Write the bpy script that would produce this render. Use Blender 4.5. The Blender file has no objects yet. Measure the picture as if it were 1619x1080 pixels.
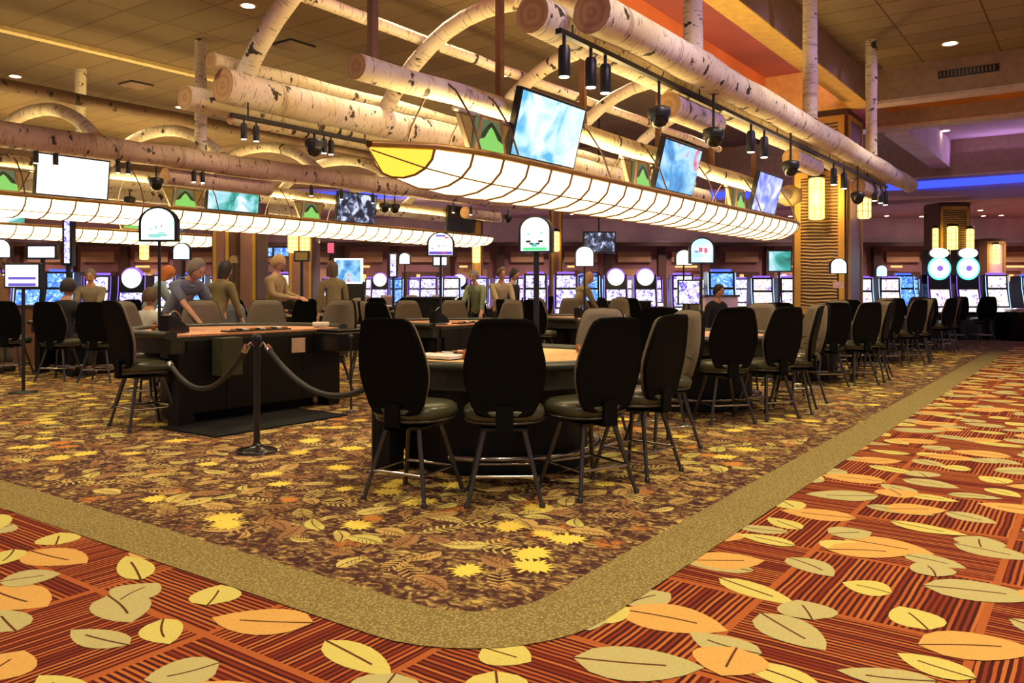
import bpy, bmesh, math, random
from mathutils import Vector, Matrix, noise
PI = math.pi
R = math.radians
random.seed(7)
scn = bpy.context.scene
col = scn.collection

# ------------------------------------------------------------------ camera, world, exposure
H0 = 1.25                                   # eye height; the aisle runs along +Y
HEAD = math.atan(930.5/1300.0)              # camera turned left of the aisle
F = Vector((-math.sin(HEAD), math.cos(HEAD), 0)); RT = Vector((math.cos(HEAD), math.sin(HEAD), 0))
cam_d = bpy.data.cameras.new('camera'); cam = bpy.data.objects.new('camera', cam_d); col.objects.link(cam)
cam.location = (0, 0, H0); cam.rotation_euler = (PI/2, 0, HEAD)
cam_d.sensor_width = 36; cam_d.lens = 1300*36/1619.0
cam_d.shift_y = -82/1619.0; cam_d.clip_start = 0.05; cam_d.clip_end = 200
cam_d.dof.use_dof = False
scn.camera = cam
w = bpy.data.worlds.new('world'); scn.world = w; w.use_nodes = True
w.node_tree.nodes['Background'].inputs[0].default_value = (0.80, 0.68, 0.86, 1)
w.node_tree.nodes['Background'].inputs[1].default_value = 0.26
scn.view_settings.view_transform = 'Standard'; scn.view_settings.look = 'None'
scn.view_settings.gamma = 1; scn.view_settings.use_curve_mapping = False
scn.view_settings.exposure = 0.12
scn.cycles.use_denoising = True
scn.cycles.max_bounces = 6; scn.cycles.diffuse_bounces = 3; scn.cycles.glossy_bounces = 2
scn.cycles.sample_clamp_indirect = 4.0
scn.cycles.use_light_tree = True

def at(u, d, z=0.0):
    "point at image column u, d metres in front of the lens, height z"
    p = (F + RT*((u-809.5)/1300.0))*d
    return Vector((p.x, p.y, z))
def depthv(v, z=0.0):
    return (z-H0)*1300.0/(458.0-v)
def px(u, v, z=0.0):
    return at(u, depthv(v, z), z)
def frame(d, lat, z=0.0):
    "depth / lateral offset along the view"
    p = F*d + RT*lat
    return Vector((p.x, p.y, z))

def area_light(name, loc, size, size_y, energy, colr, rot=(0,0,0)):
    l = bpy.data.lights.new(name, 'AREA'); l.shape = 'RECTANGLE'; l.size = size; l.size_y = size_y
    l.energy = energy; l.color = colr
    o = bpy.data.objects.new(name, l); o.location = loc; o.rotation_euler = rot; col.objects.link(o); return o
def spot(name, loc, energy, colr, ang=110, rot=(0,0,0), blend=.6, rad=.09):
    l = bpy.data.lights.new(name, 'SPOT'); l.energy = energy; l.color = colr; l.spot_size = R(ang); l.spot_blend = blend
    l.shadow_soft_size = rad
    o = bpy.data.objects.new(name, l); o.location = loc; o.rotation_euler = rot; col.objects.link(o); return o
def point(name, loc, energy, colr, rad=.1):
    l = bpy.data.lights.new(name, 'POINT'); l.energy = energy; l.color = colr; l.shadow_soft_size = rad
    o = bpy.data.objects.new(name, l); o.location = loc; col.objects.link(o); return o

ZL, ZR = 5.1, 5.4                           # ceiling heights left and right of the long beam
WARM = (1.0, 0.80, 0.46)
# recessed ceiling downlights: the lamps themselves; their trims are built further down
DOWN = []
for x in (-24, -18.3, -14.6, -9.2, -6.6):
    for y in (-1, 3.2, 7.4, 11.6, 15.8):
        DOWN.append((x, y, ZL))
for y in (-1.5, 2.2, 5.9, 9.6, 13.6):
    DOWN.append((-1.2, y, ZR)); DOWN.append((1.9, y, ZR))
for i, (x, y, z) in enumerate(DOWN):
    spot('downlight_lamp', (x, y, z-.03), 430 if x > -3 else 330, WARM, 120)
for d in (24.5, 27.5):
    for lat in (-17, -12.5, -8, -3.5, 1, 5.5, 10, 14.5, 18):
        p = frame(d, lat, 3.76); spot('far_downlight_lamp', p, 480, (1.0, .66, .66), 140)
for y in (4.5, 7.5, 10.5, 14.0):            # added violet spots without fittings, tinting the birch lilac
    v_ = Vector((-3.1, y+.6, 3.25)) - Vector((.6, y, 5.32))
    o = spot('added_violet_wash', (.6, y, 5.32), 300, (.62, .42, 1.0), 55)
    o.rotation_euler = v_.to_track_quat('-Z', 'Y').to_euler()
# lamps inside the three hanging light troughs, shining up on the birch
FIX = [(-4.15, 4.1, 13.4, 2.25), (-12.2, 3.2, 16.2, 2.5), (-18.2, 4.0, 17.0, 2.55)]
for (x, y0, y1, z) in FIX:
    area_light('trough_uplight', (x, (y0+y1)/2, z+.02), .5, y1-y0-1.4, 260, (1.0, .74, .28), (PI, 0, 0))

# ------------------------------------------------------------------ node helpers and materials
class NT:
    def __init__(s, name):
        s.m = bpy.data.materials.new(name); s.m.use_nodes = True; s.t = s.m.node_tree; s.t.nodes.clear()
        s.out = s.n('ShaderNodeOutputMaterial')
    def n(s, typ, **kw):
        nd = s.t.nodes.new(typ)
        for k, v in kw.items(): setattr(nd, k, v)
        return nd
    def set(s, sock, v):
        if isinstance(v, bpy.types.NodeSocket): s.t.links.new(v, sock)
        elif v is not None:
            if isinstance(v, tuple) and len(v) == 3 and sock.type == 'RGBA': v = (*v, 1)
            sock.default_value = v
    def math(s, op, a, b=None, c=None, clamp=False):
        nd = s.n('ShaderNodeMath', operation=op, use_clamp=clamp); s.set(nd.inputs[0], a)
        if b is not None: s.set(nd.inputs[1], b)
        if c is not None: s.set(nd.inputs[2], c)
        return nd.outputs[0]
    def mix(s, f, a, b):
        nd = s.n('ShaderNodeMix', data_type='RGBA'); s.set(nd.inputs[0], f); s.set(nd.inputs[6], a); s.set(nd.inputs[7], b)
        return nd.outputs[2]
    def coord(s, kind='Object'):
        return s.n('ShaderNodeTexCoord').outputs[kind]
    def xyz(s, v):
        nd = s.n('ShaderNodeSeparateXYZ'); s.set(nd.inputs[0], v); return nd.outputs
    def comb(s, x, y, z=0.0):
        nd = s.n('ShaderNodeCombineXYZ'); s.set(nd.inputs[0], x); s.set(nd.inputs[1], y); s.set(nd.inputs[2], z); return nd.outputs[0]
    def mapping(s, v, scale=(1,1,1), loc=(0,0,0)):
        nd = s.n('ShaderNodeMapping'); s.set(nd.inputs[0], v); nd.inputs[3].default_value = scale; nd.inputs[1].default_value = loc; return nd.outputs[0]
    def noise(s, v, scale=5, detail=2, rough=.5, dist=0):
        nd = s.n('ShaderNodeTexNoise'); s.set(nd.inputs['Vector'], v); nd.inputs['Scale'].default_value = scale
        nd.inputs['Detail'].default_value = detail; nd.inputs['Roughness'].default_value = rough; nd.inputs['Distortion'].default_value = dist
        return nd.outputs
    def voro(s, v, scale=5, feature='F1', rand=1.0):
        nd = s.n('ShaderNodeTexVoronoi', feature=feature); s.set(nd.inputs['Vector'], v); nd.inputs['Scale'].default_value = scale
        nd.inputs['Randomness'].default_value = rand
        return nd.outputs
    def ramp(s, f, stops, interp='LINEAR'):
        nd = s.n('ShaderNodeValToRGB'); s.set(nd.inputs[0], f); cr = nd.color_ramp; cr.interpolation = interp
        while len(cr.elements) < len(stops): cr.elements.new(.5)
        for e, (p, c) in zip(cr.elements, stops):
            e.position = p; e.color = (*c, 1) if len(c) == 3 else c
        return nd.outputs[0]
    def white(s, v, dim='3D'):
        nd = s.n('ShaderNodeTexWhiteNoise', noise_dimensions=dim)
        s.set(nd.inputs['W' if dim == '1D' else 'Vector'], v); return nd.outputs[0]
    def bsdf(s, c, rough=.6, metal=0.0, emit=None, es=0.0, bump=None, bs=.3, bd=.01, spec=.5):
        b = s.n('ShaderNodeBsdfPrincipled'); s.set(b.inputs['Base Color'], c); s.set(b.inputs['Roughness'], rough); s.set(b.inputs['Metallic'], metal)
        b.inputs['Specular IOR Level'].default_value = spec
        if emit is not None:
            s.set(b.inputs['Emission Color'], emit); s.set(b.inputs['Emission Strength'], es)
        if bump is not None:
            bn = s.n('ShaderNodeBump'); bn.inputs['Strength'].default_value = bs; bn.inputs['Distance'].default_value = bd
            s.set(bn.inputs['Height'], bump); s.t.links.new(bn.outputs[0], b.inputs['Normal'])
        s.t.links.new(b.outputs[0], s.out.inputs[0]); return s.m

def M(name, c, rough=.6, metal=0.0, var=.12, scale=8, spec=.5, bs=0):
    n = NT(name); co = n.coord(); f = n.noise(co, scale, 3)[0]
    lo = tuple(x*(1-var) for x in c); hi = tuple(min(1, x*(1+var)) for x in c)
    return n.bsdf(n.ramp(f, [(.3, lo), (.7, hi)]), rough, metal, bump=f if bs else None, bs=bs, spec=spec)
def EM(name, c, s):
    n = NT(name); return n.bsdf((.02, .02, .02), .4, 0, c, s)

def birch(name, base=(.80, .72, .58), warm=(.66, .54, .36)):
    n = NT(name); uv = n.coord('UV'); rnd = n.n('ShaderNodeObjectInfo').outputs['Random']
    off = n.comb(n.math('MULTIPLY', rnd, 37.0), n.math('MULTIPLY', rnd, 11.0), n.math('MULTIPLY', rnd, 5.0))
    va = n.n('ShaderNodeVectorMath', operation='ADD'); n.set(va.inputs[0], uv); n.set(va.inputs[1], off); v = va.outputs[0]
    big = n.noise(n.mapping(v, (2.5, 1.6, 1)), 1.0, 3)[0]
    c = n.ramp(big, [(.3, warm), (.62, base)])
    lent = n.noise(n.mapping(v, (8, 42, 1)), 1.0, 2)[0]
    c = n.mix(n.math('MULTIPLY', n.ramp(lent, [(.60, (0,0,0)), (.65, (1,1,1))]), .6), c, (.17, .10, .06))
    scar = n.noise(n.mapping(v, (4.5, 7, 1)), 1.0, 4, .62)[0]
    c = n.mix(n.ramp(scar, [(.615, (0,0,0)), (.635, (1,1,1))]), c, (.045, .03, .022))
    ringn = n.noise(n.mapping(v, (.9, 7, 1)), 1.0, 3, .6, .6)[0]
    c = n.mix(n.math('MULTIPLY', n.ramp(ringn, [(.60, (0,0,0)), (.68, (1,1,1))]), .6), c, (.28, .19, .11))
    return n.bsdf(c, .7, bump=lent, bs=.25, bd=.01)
MB_ = {}
MAT = MB_
MAT['birch'] = birch('birch_bark')
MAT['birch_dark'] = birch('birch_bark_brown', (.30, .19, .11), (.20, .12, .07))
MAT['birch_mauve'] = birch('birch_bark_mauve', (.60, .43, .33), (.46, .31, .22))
n = NT('log_end'); co = n.coord('UV'); sp = n.xyz(co)
rr = n.math('MULTIPLY', n.math('SQRT', n.math('ADD', n.math('POWER', sp[0], 2.0), n.math('POWER', sp[1], 2.0))), 90.0)
f = n.math('SINE', n.math('ADD', rr, n.math('MULTIPLY', n.noise(co, 9, 2)[0], 4.0)))
MAT['log_end'] = n.bsdf(n.ramp(n.math('MULTIPLY_ADD', f, .5, .5), [(0, (.40, .22, .10)), (1, (.50, .31, .16))]), .8)

def tiles(name, c, tx=1.22, ty=.61, x0=0.0, y0=0.0, groove=(.12, .07, .03)):
    n = NT(name); s = n.xyz(n.coord())
    fx = n.math('DIVIDE', n.math('ADD', s[0], x0), tx); fy = n.math('DIVIDE', n.math('ADD', s[1], y0), ty)
    wn = n.white(n.comb(n.math('FLOOR', fx), n.math('FLOOR', fy)))
    gx = n.math('LESS_THAN', n.math('FRACT', fx), .028/tx); gy = n.math('LESS_THAN', n.math('FRACT', fy), .028/ty)
    g = n.math('MAXIMUM', gx, gy)
    c1 = n.mix(wn, tuple(x*.82 for x in c), tuple(x*1.12 for x in c))
    gr = n.noise(n.coord(), 26, 4)[0]
    c1 = n.mix(n.math('MULTIPLY', gr, .35), c1, tuple(x*.55 for x in c))
    return n.bsdf(n.mix(g, c1, groove), .85, bump=g, bs=.2)
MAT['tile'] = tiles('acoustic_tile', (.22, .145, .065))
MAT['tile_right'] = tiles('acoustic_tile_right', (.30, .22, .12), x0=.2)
MAT['plaster'] = M('tan_plaster', (.44, .33, .23), .8)
MAT['plaster_mauve'] = M('mauve_plaster', (.80, .64, .72), .8, scale=2)
MAT['cream'] = M('cream_trim', (.75, .58, .26), .6)
MAT['red_ceiling'] = M('red_lit_recess', (.36, .10, .075), .7, var=.2, scale=.6)  # red base colour also carries the coloured cove glow
MAT['orange'] = M('orange_lit_recess', (.72, .24, .03), .7, var=.2, scale=.7)  # orange cove light on the recess side, put into the base colour
MAT['purple_ceiling'] = M('mauve_ceiling', (.56, .40, .50), .8, scale=1)
MAT['beam'] = M('beam_paint', (.40, .27, .19), .75)
MAT['beam_lit_yellow'] = M('beam_soffit_lit_tone', (.80, .52, .13), .7)  # yellow light on the beam underside, painted into its colour
MAT['pale'] = M('beam_edge_lit_tone', (.66, .52, .46), .7)  # brighter tone painted for the lit lower edges of the cross beams
MAT['blue_led'] = EM('blue_cove_led', (.05, .09, 1.0), 1.3)
MAT['lamp_white'] = EM('downlight_glow', (1, .86, .62), 14)
MAT['black'] = M('black_metal', (.012, .012, .013), .42)
MAT['black_gloss'] = M('black_gloss', (.01, .01, .011), .22)
MAT['black_lam'] = M('black_laminate', (.005, .005, .0055), .5, scale=3, spec=.25)
MAT['steel'] = M('dark_steel', (.10, .095, .09), .3, .9)
MAT['chrome'] = M('chrome', (.55, .52, .5), .16, 1.0, var=.03)
MAT['leather'] = M('olive_black_leather', (.060, .060, .036), .30, scale=30, bs=.05)
MAT['shell'] = M('black_vinyl', (.005, .0052, .0055), .6, scale=30, spec=.06)
MAT['uphol'] = M('taupe_upholstery', (.16, .125, .085), .75, scale=60, bs=.1)
MAT['uphol_seam'] = M('taupe_seam', (.07, .055, .035), .8)
MAT['rail'] = M('padded_rail_vinyl', (.028, .028, .02), .4, scale=14)
MAT['wood'] = M('brown_wood', (.23, .11, .045), .5, scale=12)
MAT['wood_dark'] = M('dark_wood', (.09, .045, .025), .5, scale=9)
MAT['brass'] = M('brass_rim', (.42, .24, .07), .4, .6)
MAT['gold'] = M('gold_frame', (.62, .38, .08), .5, .15, scale=4)
MAT['red'] = M('red_plastic', (.5, .03, .02), .4)
MAT['white'] = M('white_plastic', (.75, .72, .66), .5)
MAT['clear'] = M('smoked_acrylic', (.30, .28, .26), .15)
MAT['amber'] = M('amber_plastic', (.45, .16, .05), .3)
MAT['rope'] = M('black_velvet_rope', (.018, .018, .018), .6, scale=40)
MAT['mat'] = M('rubber_mat', (.007, .007, .007), .8, spec=.2)
MAT['paper'] = M('printed_card', (.72, .55, .45), .7)
MAT['kraft'] = M('mauve_wall', (.33, .17, .15), .7, scale=2)
# trough glass: opal panels, glow tint varied by noise
n = NT('opal_glass'); f = n.noise(n.coord(), 1.3, 2)[0]
MAT['opal'] = n.bsdf((.9, .8, .6), .3, 0, n.ramp(f, [(.3, (1, .74, .32)), (.7, (1, .86, .52))]), 2.6)
MAT['opal_tip'] = EM('amber_glass', (1.0, .55, .05), 1.5)
MAT['sconce'] = EM('sconce_glass', (1.0, .62, .16), 3.2)
MAT['neon_purple'] = EM('violet_neon', (.32, .14, .85), 1.1)
MAT['neon_blue'] = EM('blue_neon', (.08, .16, 1.0), 1.2)
MAT['neon_ice'] = EM('ice_neon', (.35, .60, 1.0), 1.6)
MAT['neon_teal'] = EM('teal_neon', (.15, .9, .65), 1.6)
def felt(name, c, c2):
    n = NT(name); co = n.coord(); f = n.noise(co, 3.5, 4)[0]
    v = n.voro(co, 5.5)[0]
    ring = n.math('COMPARE', v, .42, .03)
    return n.bsdf(n.mix(n.math('MULTIPLY', ring, .5), n.mix(f, c, c2), (.8, .74, .55)), .9)
MAT['felt_tan'] = felt('tan_felt', (.62, .36, .13), (.74, .48, .20))
MAT['felt_salmon'] = felt('salmon_felt', (.58, .23, .11), (.74, .40, .24))
def screen(name, stops, s=2.2, scale=2.5, dist=1.0, det=3):
    n = NT(name); rnd = n.n('ShaderNodeObjectInfo').outputs['Random']
    m = n.n('ShaderNodeVectorMath', operation='ADD'); n.set(m.inputs[0], n.coord()); n.set(m.inputs[1], n.comb(n.math('MULTIPLY', rnd, 23.0), 0.0, n.math('MULTIPLY', rnd, 9.0)))
    f = n.noise(m.outputs[0], scale, det, .55, dist)[0]
    return n.bsdf((.02, .02, .02), .25, 0, n.ramp(f, stops), s)
MAT['scr_white'] = screen('screen_pale', [(.36, (.12, .50, .85)), (.47, (.55, .88, .98)), (.60, (1, 1, 1))], 1.02, 2.4)
MAT['scr_glare'] = screen('screen_glare', [(.2, (.55, .65, 1)), (.4, (.95, .97, 1)), (.7, (1, 1, 1))], 1.25, 1.2)
MAT['scr_blue'] = screen('screen_blue', [(.25, (.02, .04, .25)), (.45, (.10, .38, .75)), (.6, (.45, .75, .95)), (.72, (.75, .08, .18))], 1.1, 2.2)
MAT['scr_violet'] = screen('screen_violet', [(.3, (.10, .12, .75)), (.5, (.30, .35, .95)), (.65, (.75, .8, 1))], 1.2, 3)
MAT['scr_teal'] = screen('screen_teal', [(.3, (.02, .12, .08)), (.45, (.05, .42, .36)), (.55, (.35, .75, .85)), (.65, (.95, 1, 1))], 1.0, 2.2)
MAT['scr_dark'] = screen('screen_dark', [(.45, (.01, .012, .03)), (.55, (.12, .16, .3)), (.62, (.7, .75, .85))], 1.0, 5)
MAT['scr_slot'] = screen('screen_slot', [(.36, (.10, .05, .55)), (.45, (.55, .48, 1)), (.55, (1, 1, 1)), (.64, (.7, .75, 1)), (.70, (.8, .25, .45))], 1.35, 14, 1.2)
MAT['scr_slot_warm'] = screen('screen_slot_warm', [(.36, (.30, .16, .6)), (.44, (1, .8, .8)), (.55, (1, 1, .96)), (.66, (.95, .5, .35))], 1.25, 13, 1.0)
MAT['scr_slot_blue'] = screen('screen_slot_blue', [(.35, (.03, .08, .8)), (.55, (.15, .45, 1)), (.68, (.8, .9, 1))], 1.3, 12, 1.0)
MAT['sign_white'] = EM('sign_face_white', (.97, .95, 1.0), 2.2)
MAT['sign_mint'] = screen('sign_face_mint', [(.3, (.45, .95, .85)), (.5, (.85, 1, .97)), (.7, (1, 1, 1))], 1.5, 3)
MAT['sign_blue'] = screen('sign_face_blue', [(.3, (.35, .62, 1)), (.55, (.62, .82, 1)), (.7, (.9, .95, 1))], 1.3, 4)
MAT['em_green'] = EM('lit_green_print', (.10, .80, .30), 1.0)
MAT['em_teal'] = EM('lit_teal_print', (.10, .62, .50), 1.0)
MAT['em_violet'] = EM('lit_violet_print', (.16, .10, .62), 1.0)
MAT['em_red'] = EM('lit_red_print', (.85, .12, .22), 1.0)
MAT['ink'] = M('black_print', (.02, .03, .05), .5)
MAT['green_glass'] = EM('green_art_glass', (.22, .62, .12), 1.0)
MAT['sage_glass'] = EM('sage_art_glass', (.22, .30, .14), .45)
MAT['amber_glass'] = EM('amber_art_glass', (.50, .24, .04), .4)
MAT['dk_green_glass'] = M('dark_green_art_glass', (.03, .06, .03), .3)
# woven wave panels on the columns
n = NT('wave_panel'); co = n.coord(); s3 = n.xyz(co)
wv = n.noise(n.mapping(co, (2.2, 2.2, 2.0)), 1.0, 2)[0]
ph = n.math('MULTIPLY_ADD', wv, 9.0, n.math('MULTIPLY', s3[2], 95.0)); sn = n.math('SINE', ph)
MAT['wave'] = n.bsdf(n.ramp(n.math('MULTIPLY_ADD', sn, .5, .5), [(.1, (.16, .09, .03)), (.7, (.52, .35, .15))]), .7, bump=sn, bs=.8, bd=.03)
n = NT('glitter_panel'); f = n.voro(n.coord(), 60)[0]
MAT['glitter'] = n.bsdf(n.ramp(f, [(.1, (.55, .42, .6)), (.5, (.22, .14, .26))]), .4)

# ------------------------------------------------------------------ carpets
def carpet_red():
    n = NT('striped_carpet'); s = n.xyz(n.coord()); S = .76
    fx = n.math('DIVIDE', n.math('ADD', s[0], .374), S); fy = n.math('DIVIDE', n.math('SUBTRACT', s[1], 3.28), S)
    ix = n.math('FLOOR', fx); iy = n.math('FLOOR', fy)
    par = n.math('FLOORED_MODULO', n.math('ADD', ix, iy), 2.0)
    wob = n.math('MULTIPLY', n.math('SUBTRACT', n.noise(n.coord(), 5, 2)[0], .5), .012)
    a = n.math('ADD', n.math('MULTIPLY', s[0], par), n.math('MULTIPLY', s[1], n.math('SUBTRACT', 1.0, par)))
    k = n.math('FLOOR', n.math('DIVIDE', n.math('ADD', a, wob), .0125))
    wn = n.math('MULTIPLY_ADD', n.math('FLOORED_MODULO', k, 2.0), .50, n.math('MULTIPLY', n.white(n.comb(k, ix, iy)), .5))
    c = n.ramp(wn, [(0, (.055, .007, .010)), (.30, (.10, .010, .010)), (.50, (.22, .035, .016)), (.66, (.42, .10, .03)), (.82, (.52, .16, .045))], 'CONSTANT')
    gx = n.math('LESS_THAN', n.math('FRACT', fx), .04); gy = n.math('LESS_THAN', n.math('FRACT', fy), .04)
    c = n.mix(n.math('MAXIMUM', gx, gy), c, (.44, .12, .035))
    fib = n.noise(n.coord(), 240, 2)[0]
    c = n.mix(n.math('MULTIPLY', fib, .3), c, (.1, .03, .02))
    return n.bsdf(c, .95, bump=fib, bs=.35, bd=.004, spec=.1)
def carpet_flat(name, c, c2, sc=220):
    n = NT(name); f = n.noise(n.coord(), sc, 2)[0]; g = n.noise(n.coord(), 14, 3)[0]
    return n.bsdf(n.mix(n.math('MULTIPLY', g, .5), n.ramp(f, [(.35, c2), (.6, c)]), c), .95, bump=f, bs=.3, bd=.004, spec=.1)
def carpet_border():
    n = NT('tweed_border'); f = n.voro(n.mapping(n.coord(), (1, 1, 1)), 78)[0]; g = n.noise(n.coord(), 60, 3)[0]
    c = n.ramp(f, [(.15, (.47, .39, .18)), (.55, (.17, .13, .05))])
    return n.bsdf(n.mix(n.math('MULTIPLY', g, .45), c, (.36, .27, .10)), .95, bump=f, bs=.5, bd=-.006, spec=.1)
def carpet_inner():
    n = NT('autumn_leaf_carpet'); co = n.coord()
    a = n.noise(co, 17, 5, .65, 1.0)[0]
    c = n.ramp(a, [(.40, (.05, .016, .026)), (.50, (.15, .07, .05)), (.57, (.44, .29, .11)), (.68, (.70, .52, .19))])
    wv = n.n('ShaderNodeTexWave', wave_type='RINGS'); n.set(wv.inputs['Vector'], co); wv.inputs['Scale'].default_value = 7
    wv.inputs['Distortion'].default_value = 9; wv.inputs['Detail'].default_value = 2
    c = n.mix(n.math('MULTIPLY', n.ramp(wv.outputs[1], [(.5, (0,0,0)), (.7, (1,1,1))]), .6), c, (.06, .025, .02))
    v = n.voro(co, 3.1); k = n.ramp(v[0], [(.12, (1,1,1)), (.30, (0,0,0))])
    pick = n.math('GREATER_THAN', n.xyz(v[1])[0], .52)
    brk = n.ramp(n.noise(co, 22, 3)[0], [(.4, (0,0,0)), (.55, (1,1,1))])
    c = n.mix(n.math('MULTIPLY', n.math('MULTIPLY', k, pick), n.math('MULTIPLY', brk, .85)), c, (.66, .22, .05))
    v2 = n.voro(n.mapping(co, (1,1,1), (3.3, 1.7, 0)), 4.2); k2 = n.ramp(v2[0], [(.16, (1,1,1)), (.26, (0,0,0))])
    pick2 = n.math('GREATER_THAN', n.xyz(v2[1])[1], .45)
    c = n.mix(n.math('MULTIPLY', n.math('MULTIPLY', k2, pick2), n.math('MULTIPLY', brk, .8)), c, (.74, .55, .13))
    fib = n.noise(co, 200, 2)[0]
    return n.bsdf(n.mix(n.math('MULTIPLY', fib, .3), c, (.05, .03, .02)), .95, bump=fib, bs=.35, bd=.004, spec=.1)
CARPETS = [carpet_red(), carpet_flat('leaf_apricot', (.68, .40, .13), (.56, .30, .08)), carpet_flat('leaf_sage', (.50, .45, .22), (.40, .35, .16)),
           carpet_flat('leaf_lemon', (.64, .57, .18), (.52, .45, .12)), carpet_flat('leaf_vein', (.13, .05, .02), (.07, .02, .02)),
           carpet_border(), carpet_inner(), carpet_flat('maple_gold', (.90, .70, .14), (.70, .50, .08)), carpet_flat('fern_tan', (.62, .42, .15), (.38, .24, .09)),
           carpet_flat('maple_rust', (.66, .27, .07), (.44, .16, .05)),
           carpet_flat('leaf_brown', (.40, .22, .10), (.22, .10, .05)), carpet_flat('leaf_olive', (.70, .57, .20), (.46, .36, .11))]

# ------------------------------------------------------------------ mesh builder
class MB:
    def __init__(s): s.v = []; s.f = []; s.m = []; s.uv = []; s.sm = []
    def add(s, vs, fs, mi=0, uvs=None, smooth=False):
        o = len(s.v); s.v += [tuple(p) for p in vs]
        for k, f in enumerate(fs):
            s.f.append([i+o for i in f]); s.m.append(mi); s.sm.append(smooth)
            s.uv.append(uvs[k] if uvs else [(0, 0)]*len(f))
        return s
    def box(s, lo, hi, mi=0, rot=None, org=None):
        x0, y0, z0 = lo; x1, y1, z1 = hi
        vs = [Vector(p) for p in ((x0,y0,z0),(x1,y0,z0),(x1,y1,z0),(x0,y1,z0),(x0,y0,z1),(x1,y0,z1),(x1,y1,z1),(x0,y1,z1))]
        if rot is not None:
            o = Vector(org or (0,0,0)); vs = [rot @ (p-o) + o for p in vs]
        return s.add(vs, [(0,3,2,1),(4,5,6,7),(0,1,5,4),(1,2,6,5),(2,3,7,6),(3,0,4,7)], mi)
    def tube(s, path, rad, seg=10, mi=0, cap=0, capm=None, flat=1.0, closed=False):
        P = [Vector(p) for p in path]; n_ = len(P)
        rad = rad if isinstance(rad, (list, tuple)) else [rad]*n_
        T = []
        for i in range(n_):
            a = P[(i-1) % n_ if closed else max(0, i-1)]; b = P[(i+1) % n_ if closed else min(n_-1, i+1)]
            T.append((b-a).normalized())
        up = Vector((0,0,1)) if abs(T[0].z) < .9 else Vector((1,0,0))
        u = (up - T[0]*up.dot(T[0])).normalized(); vs = []; dist = [0]
        for i in range(n_):
            if i: dist.append(dist[-1] + (P[i]-P[i-1]).length)
            u = (u - T[i]*u.dot(T[i])).normalized(); w_ = T[i].cross(u)
            for k in range(seg):
                a = 2*PI*k/seg; vs.append(P[i] + (u*math.cos(a)*flat + w_*math.sin(a))*rad[i])
        fs = []; uvs = []; rm = max(rad)
        rng = range(n_ if closed else n_-1)
        for i in rng:
            j = (i+1) % n_
            for k in range(seg):
                k2 = (k+1) % seg
                fs.append((i*seg+k, i*seg+k2, j*seg+k2, j*seg+k))
                d0 = dist[i]; d1 = dist[j] if j > i else d0 + .1
                a0 = 2*PI*k/seg*rm; a1 = 2*PI*(k+1)/seg*rm
                uvs.append([(a0, d0), (a1, d0), (a1, d1), (a0, d1)])
        s.add(vs, fs, mi, uvs, True)
        if not closed and cap:
            cm = mi if capm is None else capm
            for idx, i in ((0, 0), (1, n_-1)):
                ring = [vs[i*seg+k] for k in range(seg)]
                if idx == 0: ring = ring[::-1]
                c = [(math.cos(2*PI*k/seg)*rad[i], math.sin(2*PI*k/seg)*rad[i]) for k in range(seg)]
                s.add(ring, [tuple(range(seg))], cm, [c], False)
        return s
    def cyl(s, a, b, r, seg=12, mi=0, r2=None, capm=None):
        return s.tube([a, b], [r, r if r2 is None else r2], seg, mi, 1, capm)
    def lathe(s, prof, seg=20, mi=0, c=(0,0,0), sx=1.0, sy=1.0, smooth=True):
        vs = []; fs = []
        for (r, z) in prof:
            for k in range(seg):
                a = 2*PI*k/seg; vs.append((c[0]+r*math.cos(a)*sx, c[1]+r*math.sin(a)*sy, c[2]+z))
        for i in range(len(prof)-1):
            for k in range(seg):
                k2 = (k+1) % seg; fs.append((i*seg+k, i*seg+k2, (i+1)*seg+k2, (i+1)*seg+k))
        s.add(vs, fs, mi, None, smooth)
        s.add([vs[k] for k in range(seg)][::-1], [tuple(range(seg))], mi)
        s.add([vs[(len(prof)-1)*seg+k] for k in range(seg)], [tuple(range(seg))], mi)
        return s
    def prism(s, pts, z0, z1, mi=0, topm=None, botm=None, smooth=False):
        "pts: counter clockwise xy outline"
        n_ = len(pts); vs = [(p[0], p[1], z0) for p in pts] + [(p[0], p[1], z1) for p in pts]
        s.add(vs, [(i, (i+1) % n_, n_+(i+1) % n_, n_+i) for i in range(n_)], mi, None, smooth)
        s.add(vs[n_:], [tuple(range(n_))], mi if topm is None else topm)
        s.add(vs[:n_][::-1], [tuple(range(n_))], mi if botm is None else botm)
        return s
    def poly(s, pts, mi=0): return s.add(pts, [tuple(range(len(pts)))], mi)
    def xform(s, mat):
        s.v = [tuple(mat @ Vector(p)) for p in s.v]; return s
    def mesh(s, name, mats):
        me = bpy.data.meshes.new(name); me.from_pydata(s.v, [], s.f)
        for m in mats: me.materials.append(m)
        me.polygons.foreach_set('material_index', s.m); me.polygons.foreach_set('use_smooth', s.sm)
        uvl = me.uv_layers.new(name='UVMap'); flat = [c for f in s.uv for p in f for c in p]
        uvl.data.foreach_set('uv', flat); me.update(); return me

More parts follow.
